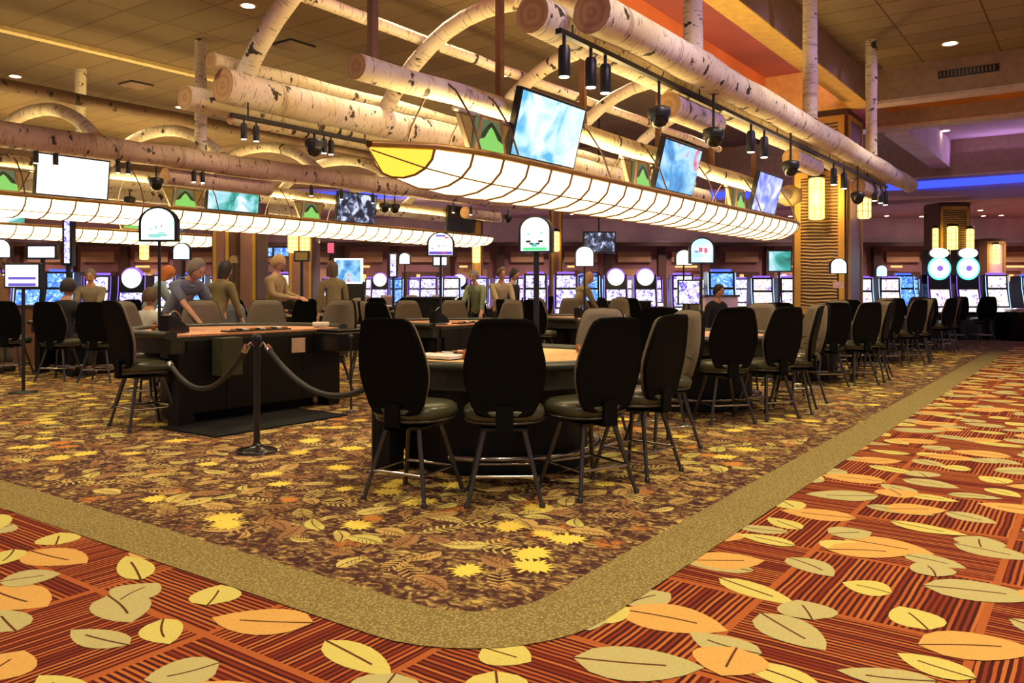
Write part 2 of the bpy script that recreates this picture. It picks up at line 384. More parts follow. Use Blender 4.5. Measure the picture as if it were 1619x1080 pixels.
def mats_of(m):
    if isinstance(m, (str, bpy.types.Material)): m = [m]
    return [MAT[x] if isinstance(x, str) else x for x in m]
def obj(name, mb, m, parent=None, bevel=0):
    me = mb.mesh(name, mats_of(m)); o = bpy.data.objects.new(name, me); col.objects.link(o)
    if parent is not None: o.parent = parent
    if bevel:
        bv = o.modifiers.new('bevel', 'BEVEL'); bv.width = bevel; bv.segments = 2; bv.limit_method = 'ANGLE'
    return o
def tag(o, label=None, cat=None, group=None, kind=None):
    if label: o['label'] = label
    if cat: o['category'] = cat
    if group: o['group'] = group
    if kind: o['kind'] = kind
    return o
def thing(name, loc, rz=0, label=None, cat=None, group=None):
    o = bpy.data.objects.new(name, None); col.objects.link(o); o.empty_display_size = .1
    o.location = loc; o.rotation_euler = (0, 0, rz); return tag(o, label, cat, group)
def struct(name, mb, m, parent=None, label=None, cat=None):
    o = obj(name, mb, m, parent)
    if parent is None: o['kind'] = 'structure'
    return o
KIDS = {}
def kids(o): return [c for c in o.children]
def dup(root, loc, rz, label=None, group=None, cat=None, scale=None):
    r = root.copy(); col.objects.link(r); r.location = loc; r.rotation_euler = (root.rotation_euler[0], root.rotation_euler[1], rz)
    if label: r['label'] = label
    if group: r['group'] = group
    if cat: r['category'] = cat
    if scale: r.scale = (scale,)*3
    for ch in kids(root):
        c = ch.copy(); col.objects.link(c); c.parent = r
        for g in kids(ch):
            d = g.copy(); col.objects.link(d); d.parent = c
    return r
ORD = ['first', 'second', 'third', 'fourth', 'fifth', 'sixth', 'seventh', 'eighth', 'ninth', 'tenth', 'eleventh', 'twelfth', 'thirteenth', 'fourteenth', 'fifteenth', 'sixteenth', 'seventeenth', 'eighteenth', 'nineteenth', 'twentieth', 'twenty-first', 'twenty-second', 'twenty-third', 'twenty-fourth']
# ------------------------------------------------------------------ floor with its three woven carpets
def arc(cx, cy, r, a0, a1, n_=10):
    return [(cx+r*math.cos(R(a0+(a1-a0)*i/n_)), cy+r*math.sin(R(a0+(a1-a0)*i/n_))) for i in range(n_+1)]
XO, XI, YO, YI, YE = -1.52, -1.83, 2.12, 2.43, 19.2
fl = MB()
fl.box((-34, -4, -.1), (9, 40, 0), 0)
outer = [(-34, YO)] + arc(XO-.62, YO+.62, .62, -90, 0) + [(XO, YE), (-34, YE)]
inner = [(-34, YI)] + arc(XI-.36, YI+.36, .36, -90, 0) + [(XI, YE), (-34, YE)]
def flat(pts, z, mi): fl.add([(p[0], p[1], z) for p in pts], [tuple(range(len(pts)))], mi)
# border band as quads
no, ni = outer[:-1], inner[:-1]
for i in range(len(no)-1):
    flat([ni[i], no[i], no[i+1], ni[i+1]], .0042, 5)
flat([(-34, YE), (XO, YE), (XO, 34), (-34, 34)], .0042, 6)
flat(inner, .0044, 6)
def leaf_pts(L, W, bend=0.0, n_=7, tip=1.0):
    up = []; dn = []; mid = []
    for i in range(n_+1):
        t = i/n_; wdt = W*math.sin(PI*t**.8)**(.75)*.5 if 0 < t < 1 else 0
        x = (t-.5)*L; y = bend*math.sin(PI*t); mid.append((x, y)); up.append((x, y+wdt)); dn.append((x, y-wdt))
    return dn[:-1] + up[::-1][:-1] , mid
def place(pts, x, y, a):
    c, s_ = math.cos(a), math.sin(a); return [(x+p[0]*c-p[1]*s_, y+p[0]*s_+p[1]*c) for p in pts]
def leaf(x, y, a, L, W, mi, z, bend):
    pts, mid = leaf_pts(L, W, bend); flat(place(pts, x, y, a), z, mi)
    h = .0035+.002*L*4; strip = []
    m2 = mid[:-2]
    up = [(p[0], p[1]+h) for p in m2]; dn = [(p[0], p[1]-h*.6) for p in m2]
    flat(place(dn+up[::-1], x, y, a), z+.0001, 4)
rnd = random.Random(5)
# clusters of three to five leaves repeating over the striped squares, as woven
MOTIF = [(.10, .12, .2, .50, .21, 1), (.32, -.02, 2.8, .33, .13, 2), (-.12, -.05, 1.0, .26, .15, 3), (.52, .30, -.3, .42, .17, 2), (.45, .48, 1.9, .24, .18, 2),
         (.82, .10, .1, .36, .11, 2), (.95, .28, -.5, .30, .12, 3), (1.08, .52, .35, .48, .19, 1), (.80, .62, 2.4, .27, .16, 3), (.22, .62, -.2, .46, .12, 3),
         (1.30, .22, .9, .28, .17, 2), (.05, .88, .5, .40, .19, 1), (.38, .98, -.6, .34, .14, 2), (.62, .86, .2, .24, .15, 3), (1.32, .80, -.2, .44, .13, 2),
         (1.00, 1.08, .4, .52, .20, 2), (1.25, 1.22, 2.0, .28, .20, 1), (.10, 1.28, -.1, .36, .11, 3), (.45, 1.32, .3, .46, .18, 1), (.75, 1.30, -.9, .24, .15, 2)]
def in_red(x, y): return x > XO-.35 or y < YO+.35
lay = 0
for gy in range(-2, 15):
    for gx in range(-8, 3):
        for (mx, my, a, L, W, mi) in MOTIF:
            x = gx*1.40 + mx + (.5 if gy % 2 else 0) + rnd.uniform(-.06, .06); y = gy*1.40 + my + rnd.uniform(-.06, .06)
            if not in_red(x, y) or x > 3.2 or x < -9.5 or y < -.5: continue
            if x < XO-.5 and y > YO+.3: continue
            lay = (lay+1) % 12
            leaf(x, y, a + rnd.uniform(-.3, .3) + (PI if rnd.random() < .4 else 0), L*.84, W*1.28, mi, .0008+lay*.00022, rnd.uniform(-.02, .02))
_mh = [(.04, -.50), (.05, -.24), (.20, -.36), (.19, -.22), (.37, -.30), (.30, -.13), (.54, -.16), (.40, -.04), (.55, .07), (.34, .08), (.46, .30), (.27, .20), (.27, .40), (.14, .25), (.11, .44), (.06, .35)]
MAPLE = _mh + [(0, .56)] + [(-x, y) for x, y in _mh[::-1]]
def maple(x, y, a, s_, mi, z):
    pts = place([(p[0]*s_, p[1]*s_) for p in MAPLE], x, y, a)
    c = len(fl.v)
    for i in range(len(pts)):
        j = (i+1) % len(pts); fl.add([(x, y, z), (*pts[i], z), (*pts[j], z)], [(0, 1, 2)], mi)
def fern(x, y, a, L, mi, z):
    for i in range(9):
        t = i/8; xx = (t-.5)*L; w_ = .055*math.sin(PI*min(.95, t+.12))
        for sg in (-1, 1):
            flat(place([(xx, 0), (xx+.012, sg*.004), (xx+.045, sg*w_), (xx+.028, sg*w_*1.05)], x, y, a)[::sg], z, mi)
rnd = random.Random(11)
def in_inner(x, y, m): return x < XI-m and y > YI+m and not (x > XI-.36-m*.3 and y < YI+.36+m*.3)
cell = .18
for iy in range(int((YE-YI)/cell)):
    for ix in range(120):
        x = XI - ix*cell - rnd.uniform(.02, cell); y = YI + iy*cell + rnd.uniform(.02, cell)
        p = Vector((x, y, 0)); d = p.dot(F); la = p.dot(RT)
        if d < 2 or abs(la)/d > .75 or d > 17: continue
        q = rnd.random(); z = .0046 + rnd.random()*.0014; a = rnd.uniform(0, 6.28)
        if q < .11 and in_inner(x, y, .12): maple(x, y, a, rnd.uniform(.14, .23), 7, .0062+rnd.random()*.0006)
        elif q < .15 and in_inner(x, y, .1): maple(x, y, a, rnd.uniform(.13, .2), 9, z)
        elif q < .68 and in_inner(x, y, .13):
            L_ = rnd.uniform(.13, .26); pts, mid = leaf_pts(L_, L_*rnd.uniform(.36, .55), .02); mi = rnd.choice((8, 8, 10, 10, 11, 11, 3)); flat(place(pts, x, y, a), z-.0002, mi)
            if d < 11:
                flat(place([(m_[0], m_[1]-.003) for m_ in mid]+[(m_[0], m_[1]+.003) for m_ in mid[::-1]], x, y, a), z, 4)
                for t_ in (.3, .42, .54, .66, .78):
                    for sg in (-1, 1):
                        bx, by = (t_-.5)*L_, 0; flat(place([(bx, 0), (bx+.006, 0), (bx+L_*.17, sg*L_*.15), (bx+L_*.15, sg*L_*.15)][::sg], x, y, a), z, 4)
        elif q < .95 and in_inner(x, y, .17): fern(x, y, a, rnd.uniform(.22, .36), rnd.choice((8, 11, 10)), z)
floor = struct('floor', fl, CARPETS)

# ------------------------------------------------------------------ ceilings, beams, far bulkhead and back wall
YB = 16.6
def S(name, boxes, m):
    b = MB()
    for lo, hi in boxes: b.box(lo, hi)
    return struct(name, b, m)
pl = MB(); a_ = frame(22.6, -24); b_ = frame(22.6, 4.0)
pl.add([(-34, -4, ZL), (-5.7, -4, ZL), (-5.7, 21.5, ZL), (-34, 21.5, ZL), (-34, -4, ZL+.2), (-5.7, -4, ZL+.2), (-5.7, 21.5, ZL+.2), (-34, 21.5, ZL+.2)],
       [(0, 1, 2, 3), (7, 6, 5, 4), (0, 4, 5, 1), (1, 5, 6, 2), (2, 6, 7, 3), (3, 7, 4, 0)])
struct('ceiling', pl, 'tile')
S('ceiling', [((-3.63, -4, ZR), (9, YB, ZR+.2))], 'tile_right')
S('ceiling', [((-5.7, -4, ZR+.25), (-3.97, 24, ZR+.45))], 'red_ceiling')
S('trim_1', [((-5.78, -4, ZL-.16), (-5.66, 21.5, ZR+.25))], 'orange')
S('trim_2', [((-3.97, -4, 4.83), (-3.63, YB+.4, ZR+.25))], 'beam')
S('trim_3', [((-3.98, -4, 4.81), (-3.62, YB+.4, 4.835))], 'beam_lit_yellow')
S('trim_4', [((-5.7, YB+.35, 4.83), (-3.6, YB+.75, ZR+.3))], 'beam_lit_yellow')
# cross beams over the aisle
S('trim_5', [((-3.63, YB, 4.80), (9, YB+.35, ZR+.1))], 'beam')
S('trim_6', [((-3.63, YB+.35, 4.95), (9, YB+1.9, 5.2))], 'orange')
S('trim_7', [((-3.9, YB+1.9, 4.66), (9, YB+2.25, ZR+.1))], 'beam')
S('ceiling', [((-3.9, YB+2.25, ZR-.1), (9, 25, ZR+.1))], 'purple_ceiling')
S('trim_8', [((-9, 25, 4.35), (9, 25.5, 5.7))], 'beam')
S('trim_21', [((-9, 25.6, 3.7), (9, 25.8, 4.6))], 'purple_ceiling')
S('trim_22', [((-3.6, YB-.02, 4.74), (9, YB+.37, 4.80)), ((-3.88, YB+1.88, 4.60), (9, YB+2.27, 4.66)), ((-8, 24.98, 4.30), (9, 25.52, 4.35))], 'pale')  # strips added to paint the light along the beam bottoms
S('trim_9', [((-6, 25.5, 4.1), (9, 25.6, 4.33))], 'blue_led')
S('trim_10', [((-13.05-.08, -4, ZL-.07), (-13.05+.08, 17, ZL-.005))], 'cream')
# slanting beam in the far coffer
b = MB(); p0 = Vector((-3.3, YB+2.2, 4.7)); p1 = Vector((-3.0, 24.9, 4.7)); b.box((-3.75, YB+2.25, 4.55), (-3.3, 25, 5.3)); struct('trim_11', b, 'plaster_mauve')
# low ceiling beyond, seen across the whole width
def slab(d0, d1, l0, l1, z0, z1, mi=0, mb=None):
    mb = mb or MB(); q = [frame(d0, l0), frame(d0, l1), frame(d1, l1), frame(d1, l0)]
    return mb.prism([(p.x, p.y) for p in q], z0, z1, mi)
struct('ceiling', slab(22.4, 33, -26, 24, 3.80, 3.95), 'purple_ceiling')
struct('trim_12', slab(22.2, 22.5, -26, 9.4, 3.95, 5.75), 'beam')
struct('trim_13', slab(22.0, 22.1, -9, 9.4, 3.72, 3.86), 'blue_led')
struct('trim_14', slab(22.1, 22.5, -26, 9.4, 3.66, 3.95), 'plaster_mauve')
b = MB()
for k, (l0, l1) in enumerate(((-19, -9), (-7, -1), (2, 8))):
    pass
struct('wall_back', slab(30.0, 30.2, -26, 24, 0, 3.9), 'kraft')
struct('trim_15', slab(29.4, 30.0, -26, 24, 2.92, 3.80), 'plaster_mauve')
struct('trim_16', slab(29.2, 29.4, -26, 24, 2.80, 2.93), 'wood_dark')
struct('wall_left', MB().box((-34.2, -4, 0), (-34, 30, 5.2)), 'kraft')
# bays of the far wall: dark timber posts, tan panels, lit shelves
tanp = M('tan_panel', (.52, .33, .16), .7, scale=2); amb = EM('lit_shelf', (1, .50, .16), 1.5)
rb = random.Random(3)
b1, b2, b3 = MB(), MB(), MB()
for i in range(22):
    l = -22 + i*1.95
    slab(29.75, 30.0, l, l+.28, 0, 2.85, 0, b1)
    slab(29.85, 30.0, l+.5, l+1.7, 2.25, 2.62, 0, b2)
    slab(29.9, 30.0, l+.45, l+1.75, .9, 1.9, 0, b1) if i % 3 == 0 else slab(29.92, 30.0, l+.5, l+1.6, .2, 2.0, 0, b2) if i % 3 == 1 else None
    if i % 2 == 0: slab(29.7, 29.75, l+.6, l+.6+rb.uniform(.25, .9), 2.05, 2.12, 0, b3)
    slab(29.7, 29.78, l+1.0, l+1.12, 1.55, 1.8, 0, b3)
struct('trim_17', b1, 'wood_dark'); struct('trim_18', b2, [tanp]); struct('trim_19', b3, [amb])

# vents
def vent(loc, w_, h_, rot, label):
    t = thing('air_vent', loc, 0, label, 'air vent'); t.rotation_euler = rot
    obj('frame', MB().box((-w_/2, -.012, -h_/2), (w_/2, .012, h_/2)), 'black', t)
    b = MB()
    for k in range(int(w_/.06)): b.box((-w_/2+.03+k*.06, -.03, -h_/2+.02), (-w_/2+.045+k*.06, -.008, h_/2-.02))
    obj('slats', b, 'beam', t)
vent((at(1532, 14.7).x, YB-.012, 4.97+.16), .95, .13, (0, 0, 0), 'long dark slotted air vent in the beam over the aisle')
def cvent(u, v, w_, label):
    p = px(u, v, ZL); vent((p.x, p.y, ZL-.012), w_, w_, (PI/2, 0, 0), label)
cvent(463, 71, .5, 'square ceiling vent right of the steep birch brace')
cvent(215, 133, .45, 'square ceiling vent beyond the row of arches on the left')

# downlight trims
vis = {(-9.2, 3.2): 'a', }
k = 0
for (x, y, z) in DOWN:
    p = Vector((x, y, 0)); d = p.dot(F); la = p.dot(RT)
    if d < 1 or abs(la)/d > .75: continue
    k += 1
dl = None
def downlight(x, y, z, label, r=.085, group=None):
    t = thing('downlight', (x, y, z), 0, label, 'ceiling light', group)
    b = MB(); b.lathe([(r*1.3, -.012), (r*1.3, -.002), (r, -.002)], 18); obj('trim_ring', b, 'cream', t)
    b = MB(); b.lathe([(.01, -.016), (r, -.016), (r, -.013)], 18); obj('lens', b, 'lamp_white', t)
    return t
dn = [(392, 8, ZL, 'round downlight in the tiled ceiling at the top, left of the steep birch brace'),
      (24, 120, ZL, 'round downlight in the tiled ceiling nearest the left picture edge'),
      (285, 169, ZL, 'round downlight just below the paired cut log ends'),
      (450, 199, ZL, 'small round downlight above the third arch on the left'),
      (1502, 68, ZR, 'round downlight in the tiled ceiling over the carpeted aisle'),
      (1425, -60, ZR, 'round downlight over the aisle just above the frame'),
      (800, 118, ZL, 'small bright downlight glowing behind the end of the thin birch purlin')]
for (u, v, z, lb) in dn:
    if v < 0: continue
    p = px(u, v, z); downlight(p.x, p.y, z-.0, lb, .11 if z == ZR else .085)
base = None
fd = [(905, 338, 0), (1148, 335, 0), (1204, 335, 0), (1217, 343, 0), (1250, 347, 0), (1160, 345, 0), (985, 342, 0), (1457, 342, 0), (1550, 332, 0), (1555, 346, 0), (1583, 352, 0), (760, 352, 0), (742, 340, 0), (1402, 347, 0), (1070, 343, 0), (1405, 241, 5.28), (1411, 240, 5.28)]
for i, (u, v, z) in enumerate(fd):
    if z: continue
    p = px(u, v, 3.80)
    if p.dot(F) > 29: p = at(u, 28.5-.2*(i % 4))
    o = downlight(p.x, p.y, 3.80, None, .07) if base is None else dup(base, (p.x, p.y, 3.80), 0)
    base = base or o
    o['label'] = 'small round downlight in the far low mauve ceiling'; o['group'] = 'downlights in the far low ceiling'
downlight(-3.2, 23.4, 5.3, 'round downlight in the purple coffer beyond the second cross beam', .09)

# ------------------------------------------------------------------ birch framework
def log(name, a, b, r, label=None, r2=None, seg=16, mat='birch', group=None, wob=.0, cat='log', parent=None):
    a = Vector(a); b = Vector(b); n_ = max(2, int((b-a).length/.5)+1); P = []; rad = []
    rg = random.Random(int(abs(a.x*31+a.y*17+b.y*7+a.z*5)*10))
    for i in range(n_):
        t = i/(n_-1); P.append(a.lerp(b, t) + Vector((rg.uniform(-wob, wob), 0, rg.uniform(-wob, wob))))
        rad.append((r + ((r2 or r)-r)*t)*(1+rg.uniform(-.05, .05)))
    m = MB().tube(P, rad, seg, 0, 1, 1)
    o = obj(name, m, [mat, 'log_end'], parent)
    if parent is None: tag(o, label, cat, group)
    return o
def bay(x0, x1, yend0, yend1, ys, r, zt, rise, purl, names, nvis, dark=False, vis=True):
    "two long logs at x0 (aisle side) and x1, arches between them, purlins on the arches"
    mm = 'birch_dark' if dark else 'birch'
    xm = (x0+x1)/2; hw = (x0-x1)/2
    for i, y in enumerate(ys):
        P = []; n_ = 14
        for k in range(n_+1):
            t = k/n_; xx = x1 + (x0-x1)*t; zz = zt + .05 + rise*(1-abs(2*t-1)**2.3)
            P.append((xx, y, zz))
        o = obj('birch_arch', MB().tube(P, [.095]*(n_+1), 12, 0, 1, 1), [mm, 'log_end'])
        tag(o, names['arch'] % ORD[i], 'arch', names['archgroup'])
    for (xx, zz, rr, lb) in purl:
        log('birch_purlin', (xx, yend0-.5, zz), (xx, yend1+.4, zz), rr, lb, mat='birch_dark' if 'dark' in lb else mm, wob=.01, cat='log')
ys1 = [5.2, 7.2, 9.2, 11.2, 13.2]
bay(-3.45, -7.1, 4.6, 16, ys1, .16, 3.32, .98,
    [(-6.45, 4.17, .065, 'thin speckled birch purlin crossing the near arches high up'), (-4.15, 4.22, .065, 'thin birch purlin on the aisle side of the near arches')],
    dict(arch='birch arch over the nearest light trough, %s from the front', archgroup='arches over the nearest light trough'), 5)
log('birch_log', (-3.1, 5.37, 3.34), (-3.1, 18.0, 3.34), .165, 'big pale birch log running along the aisle beside the black track rail', r2=.15, wob=.008)
log('birch_log', (-3.47, 5.1, 3.32), (-3.47, 17.0, 3.28), .15, 'birch log tucked against the aisle log, its cut end showing at top', wob=.006)
log('birch_log', (-7.1, 4.98, 3.28), (-7.1, 17.2, 3.28), .175, 'thick pale birch log behind the nearest light trough', r2=.17, wob=.012)
log('birch_log', (-7.2, 4.9, 3.53), (-7.2, 16.8, 3.55), .085, 'slim birch log lying on top of the thick log behind the trough', wob=.012)
log('birch_log', (-7.55, 4.85, 3.20), (-7.55, 16, 3.20), .125, 'birch log end with yellow-lit top, left of the thick log')
log('birch_log', (-7.15, 5.1, 2.98), (-7.15, 16, 2.98), .06, 'thin lower birch pole under the thick log behind the trough')
for i, y in enumerate((7.2, 11.0, 14.7)):
    log('birch_stub', (-3.33, y, 3.0), (-3.33, y+1.15, 3.0), .125, 'short ringed birch log under the aisle logs, %s along the track' % ORD[i], mat='birch', cat='log', group='short birch stubs under the aisle logs')
for i, y in enumerate((7.24, 11.05, 14.6)):
    log('birch_post', (-3.1, y, 3.48), (-3.1, y, ZR), .092, ('birch post hanging from the ceiling to the aisle log, %s along the aisle' % ORD[i]), cat='post', group='birch posts above the aisle log')
# log carrying the near trough, with its square hanger rods
log('birch_log', (-4.15, 3.97, 2.79), (-4.15, 13.4, 2.79), .088, 'slender birch log hung directly over the nearest light trough', wob=.01, r2=.1)
for i, y in enumerate((4.12, 5.62, 7.0, 8.7, 10.3, 11.9)):
    o = obj('hanger_post', MB().box((-4.15-.028, y-.028, 2.86), (-4.15+.028, y+.028, 4.2)), 'wood'); tag(o, 'square brown hanger post above the nearest light trough, %s from its near end' % ORD[i], 'post', 'square hanger posts')
# second bay, far side of the pit
ys2 = [3.9, 5.9, 7.9, 9.9, 11.9, 13.9, 15.9]
bay(-11.3, -15.0, 3, 18, ys2, .15, 3.30, .60,
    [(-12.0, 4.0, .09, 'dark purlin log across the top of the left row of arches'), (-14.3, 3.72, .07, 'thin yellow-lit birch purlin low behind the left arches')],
    dict(arch='birch arch in the row above the far-left light trough, %s from the left', archgroup='arches above the second light trough'), 7, dark=False)
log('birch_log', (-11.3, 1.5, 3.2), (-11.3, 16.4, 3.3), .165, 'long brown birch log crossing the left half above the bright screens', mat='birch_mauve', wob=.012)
log('birch_log', (-15.0, 2.5, 3.3), (-15.0, 18, 3.3), .15, 'long yellow-lit birch log behind the left row of arches')
log('birch_post', (-11.3, 7.53, 3.34), (-11.3, 7.53, ZL), .09, 'spotted birch post standing on the long brown log, beside the cut log ends', cat='post')
log('birch_post', (-14.5, 7.3, 3.9), (-14.5, 7.3, ZL), .09, 'birch post high on the left behind the arches', cat='post')
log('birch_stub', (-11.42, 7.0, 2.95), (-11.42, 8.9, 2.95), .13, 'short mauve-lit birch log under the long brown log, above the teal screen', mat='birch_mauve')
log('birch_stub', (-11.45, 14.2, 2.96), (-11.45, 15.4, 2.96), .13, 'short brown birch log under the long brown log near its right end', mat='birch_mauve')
log('birch_log', (-12.2, 2.8, 3.02), (-12.2, 16.5, 3.02), .09, 'slender birch log hung over the second light trough')
# third bay beyond
log('birch_log', (-17.4, 3, 3.35), (-17.4, 14.5, 3.35), .16, 'farthest yellow-lit birch log above the third light trough')
log('birch_log', (-21.0, 4, 3.35), (-21.0, 18, 3.35), .16, 'last long birch log at the back of the hall')
o = obj('ceiling_soffit', MB().box((-20.6, 3, 3.9), (-20.2, 19, 4.3)), 'cream'); o.name = 'trim_20'; o['kind'] = 'structure'

# ------------------------------------------------------------------ boat-shaped light troughs
def trough(x, y0, y1, z, w_, dep, label):
    t = thing('light_trough', (x, (y0+y1)/2, z), 0, label, 'hanging light')
    L = y1-y0; n_ = int(L/.33); seg = 8; tip = 1.15
    def half(y):
        e = min(y, L-y)
        return w_*math.sqrt(max(0, 1-(1-min(1, e/tip))**2))**1.0
    rows = []
    for i in range(n_+1):
        y = L*i/n_; h = max(.015, half(y)); dd = dep*max(.12, h/w_)
        rows.append([(h*math.cos(PI+PI*k/seg), y-L/2, dd*math.sin(PI+PI*k/seg)*(1.0) ) for k in range(seg+1)])
    g = MB(); vs = [p for r_ in rows for p in r_]
    for i in range(n_):
        fs = [(i*(seg+1)+k, i*(seg+1)+k+1, (i+1)*(seg+1)+k+1, (i+1)*(seg+1)+k) for k in range(seg)]
        g.add(vs, [], 0); 
        g.f += [[q + len(g.v)-len(vs) for q in f] for f in fs]; g.m += [1 if (i < 1 or i > n_-2) else 0]*seg; g.sm += [True]*seg; g.uv += [[(0, 0)]*4]*seg
    obj('glass', g, ['opal', 'opal_tip'], t)
    for k in (0, seg):
        obj('rim', MB().tube([(r_[k][0]*1.01, r_[k][1], r_[k][2]+.02) for r_ in rows], .026, 8), 'brass', t)
    b = MB()
    for i in range(1, n_):
        b.tube([(p[0]*1.012, p[1], p[2]*1.012-.002) for p in rows[i]], .0105, 5)
    for k in (2, 6):
        b.tube([(r_[k][0]*1.015, r_[k][1], r_[k][2]*1.012-.002) for r_ in rows], .006, 5)
    obj('glazing_bars', b, 'wood', t)
    return t
trough(-4.15, 4.1, 13.45, 2.25, .42, .25, 'nearest boat-shaped opal glass light trough hanging over the row of tables')
trough(-12.2, 3.2, 16.2, 2.5, .42, .25, 'second boat-shaped light trough, crossing the left half under three screens')
trough(-18.2, 4.0, 13.0, 2.55, .42, .25, 'farthest boat-shaped light trough at the left, behind the second one')
def cord(P, label, r=.009, m='wood_dark', name='hanging_cord'):
    return tag(obj(name, MB().tube(P, r, 6), m), label, 'cord')
def hang(x, z, zl, ys, where):
    for i, y in enumerate(ys):
        pts = []
        for s_ in (1,):
            pts = [(x+.40, y, z+.02), (x+.30, y, z+.3), (x+.15, y, zl-.02), (x, y, zl+.10), (x-.15, y, zl-.02), (x-.30, y, z+.3), (x-.40, y, z+.02)]
        cord(pts, 'dark cord looped over the log down to the %s trough rim, %s from the left' % (where, ORD[i]))
hang(-4.15, 2.25, 2.79, (4.85, 5.35, 6.85, 8.1, 9.5, 11.1, 12.7), 'nearest')
hang(-12.2, 2.5, 3.02, (5.2, 6.9, 8.2, 9.7, 11.2), 'second')

# ------------------------------------------------------------------ hanging screens and tree lanterns on the troughs
def tv(loc, rz, w_, h_, tilt, mat, label, name='television'):
    t = thing(name, loc, rz, label, 'television')
    rot = Matrix.Rotation(tilt, 3, 'X')
    # local: face looks along -Y, width X
    def B(lo, hi, m, nm, bev=0):
        b = MB().box(lo, hi, 0, rot, (0, 0, 0)); return obj(nm, b, m, t, bev)
    B((-w_/2, -.005, -h_/2), (w_/2, .06, h_/2), 'black_gloss', 'case', .006)
    B((-w_/2+.025, -.009, -h_/2+.045), (w_/2-.025, -.004, h_/2-.025), mat, 'screen')
    B((-.12, .06, -.12), (.12, .09, .12), 'black', 'wall_mount')
    return t
for i, (y, m, lb) in enumerate(((6.05, 'scr_white', 'hanging television with pale blue-white picture, nearest of the near trough'), (8.78, 'scr_blue', 'hanging television with dark blue and red picture, middle of the near trough'), (11.85, 'scr_violet', 'hanging television with violet-blue picture, last on the near trough'))):
    tv((-3.93, y, 2.63), PI/2, 1.04, .60, R(14), m, lb)
    tag(obj('screen_shelf', MB().box((-4.1, y-.52, 2.285), (-3.86, y+.52, 2.31)), 'cream'), 'cream shelf strip beneath the %s screen of the near trough' % ORD[i], 'shelf')
for i, (y, m, lb) in enumerate(((5.95, 'scr_glare', 'large white-glowing television on the far-left trough'), (8.65, 'scr_teal', 'television showing a teal swimming picture on the second trough'), (11.5, 'scr_dark', 'television with dark busy picture, right of the teal one'), (14.8, 'black_gloss', 'dark switched-off television under the right end of the brown log'))):
    tv((-12.02, y, 2.86), PI/2, 1.05, .62, R(7), m, lb)
    tag(obj('screen_shelf', MB().box((-12.1, y-.5, 2.51), (-11.92, y+.5, 2.535)), 'cream'), 'cream shelf strip beneath the %s screen from the left on the second trough' % ORD[i], 'shelf')
tv((-18.0, 7.4, 2.86), PI/2, 1.1, .6, R(7), 'scr_teal', 'blue-green television partly hidden behind the second trough at far left')
tv((-18.0, 11.1, 2.86), PI/2, 1.0, .5, R(7), 'scr_dark', 'small dark television on the farthest trough, right of the tall pole')
def lantern(x, y, z, label, s_=1.0):
    t = thing('tree_lantern', (x, y, z), PI/2, label, 'lantern', 'green tree lanterns on the light troughs')
    # local X along the trough, face -Y
    wt, wb, h = .13*s_, .19*s_, .30*s_
    b = MB(); d0, d1 = -.07, .07
    P = [(-wb, 0), (wb, 0), (wt, h), (-wt, h)]
    vs = [(p[0], d0, p[1]) for p in P] + [(p[0], d1, p[1]) for p in P]
    b.add(vs, [(0,1,2,3), (7,6,5,4), (0,4,5,1), (1,5,6,2), (2,6,7,3), (3,7,4,0)]); obj('glass_body', b, 'sage_glass', t)
    b = MB()
    for (a, c) in ((P[0], P[1]), (P[1], P[2]), (P[2], P[3]), (P[3], P[0])):
        b.tube([(a[0], d0-.005, a[1]), (c[0], d0-.005, c[1])], .012, 6); b.tube([(a[0], d1, a[1]), (c[0], d1, c[1])], .012, 6)
    b.box((-wb, d0-.014, 0), (wb, d0, .045)); obj('frame', b, 'wood', t)
    b = MB(); q = [(-wb+.01, .045), (wb-.01, .045), (wb-.035, .12), (.085, .14), (.03, .21), (0, .235), (-.03, .21), (-.085, .14), (-wb+.035, .12)]
    b.add([(p[0]*s_, d0-.008, p[1]*s_) for p in q], [tuple(range(9))]); obj('green_tree', b, 'green_glass', t)
    b = MB(); q = [(-.14, .13), (-.09, .145), (-.03, .215), (0, .24), (.03, .215), (.09, .145), (.14, .13), (.13, .17), (.06, .235), (0, .275), (-.06, .235), (-.13, .17)]
    b.add([(p[0]*s_, d0-.010, p[1]*s_) for p in q], [tuple(range(12))]); obj('tree_outline', b, 'dk_green_glass', t)
    for sg in (-1, 1):
        b = MB(); q = [(sg*.19, .02), (sg*.33, h), (sg*.15, h)]
        b.add([(p[0]*s_, -.02, p[1]) for p in q] + [(p[0]*s_, .02, p[1]) for p in q], [(0,1,2), (5,4,3), (0,3,4,1), (1,4,5,2), (2,5,3,0)]); obj('amber_wing', b, 'amber_glass', t)
        b = MB()
        for i_ in range(3):
            a, c = q[i_], q[(i_+1) % 3]; b.tube([(a[0]*s_, -.022, a[1]), (c[0]*s_, -.022, c[1])], .009, 5)
        obj('wing_frame', b, 'wood_dark', t)
    obj('cross_bar', MB().cyl((-.38*s_, 0, h+.03), (.38*s_, 0, h+.03), .016, 8), 'birch', t)
    return t
for i, y in enumerate((5.2, 7.85, 10.75)):
    lantern(-4.0, y, 2.30, 'green tree lantern on the nearest light trough, %s from the left' % ORD[i], 1.0 if i == 0 else .95)
for i, y in enumerate((5.0, 7.7, 10.3)):
    lantern(-12.05, y, 2.54, 'green tree lantern on the second light trough, %s from the left' % ORD[i], 1.1)
for i, y in enumerate((6.6, 10.2)):
    lantern(-18.05, y, 2.6, 'green tree lantern on the farthest light trough, %s from the left' % ORD[i], 1.0)

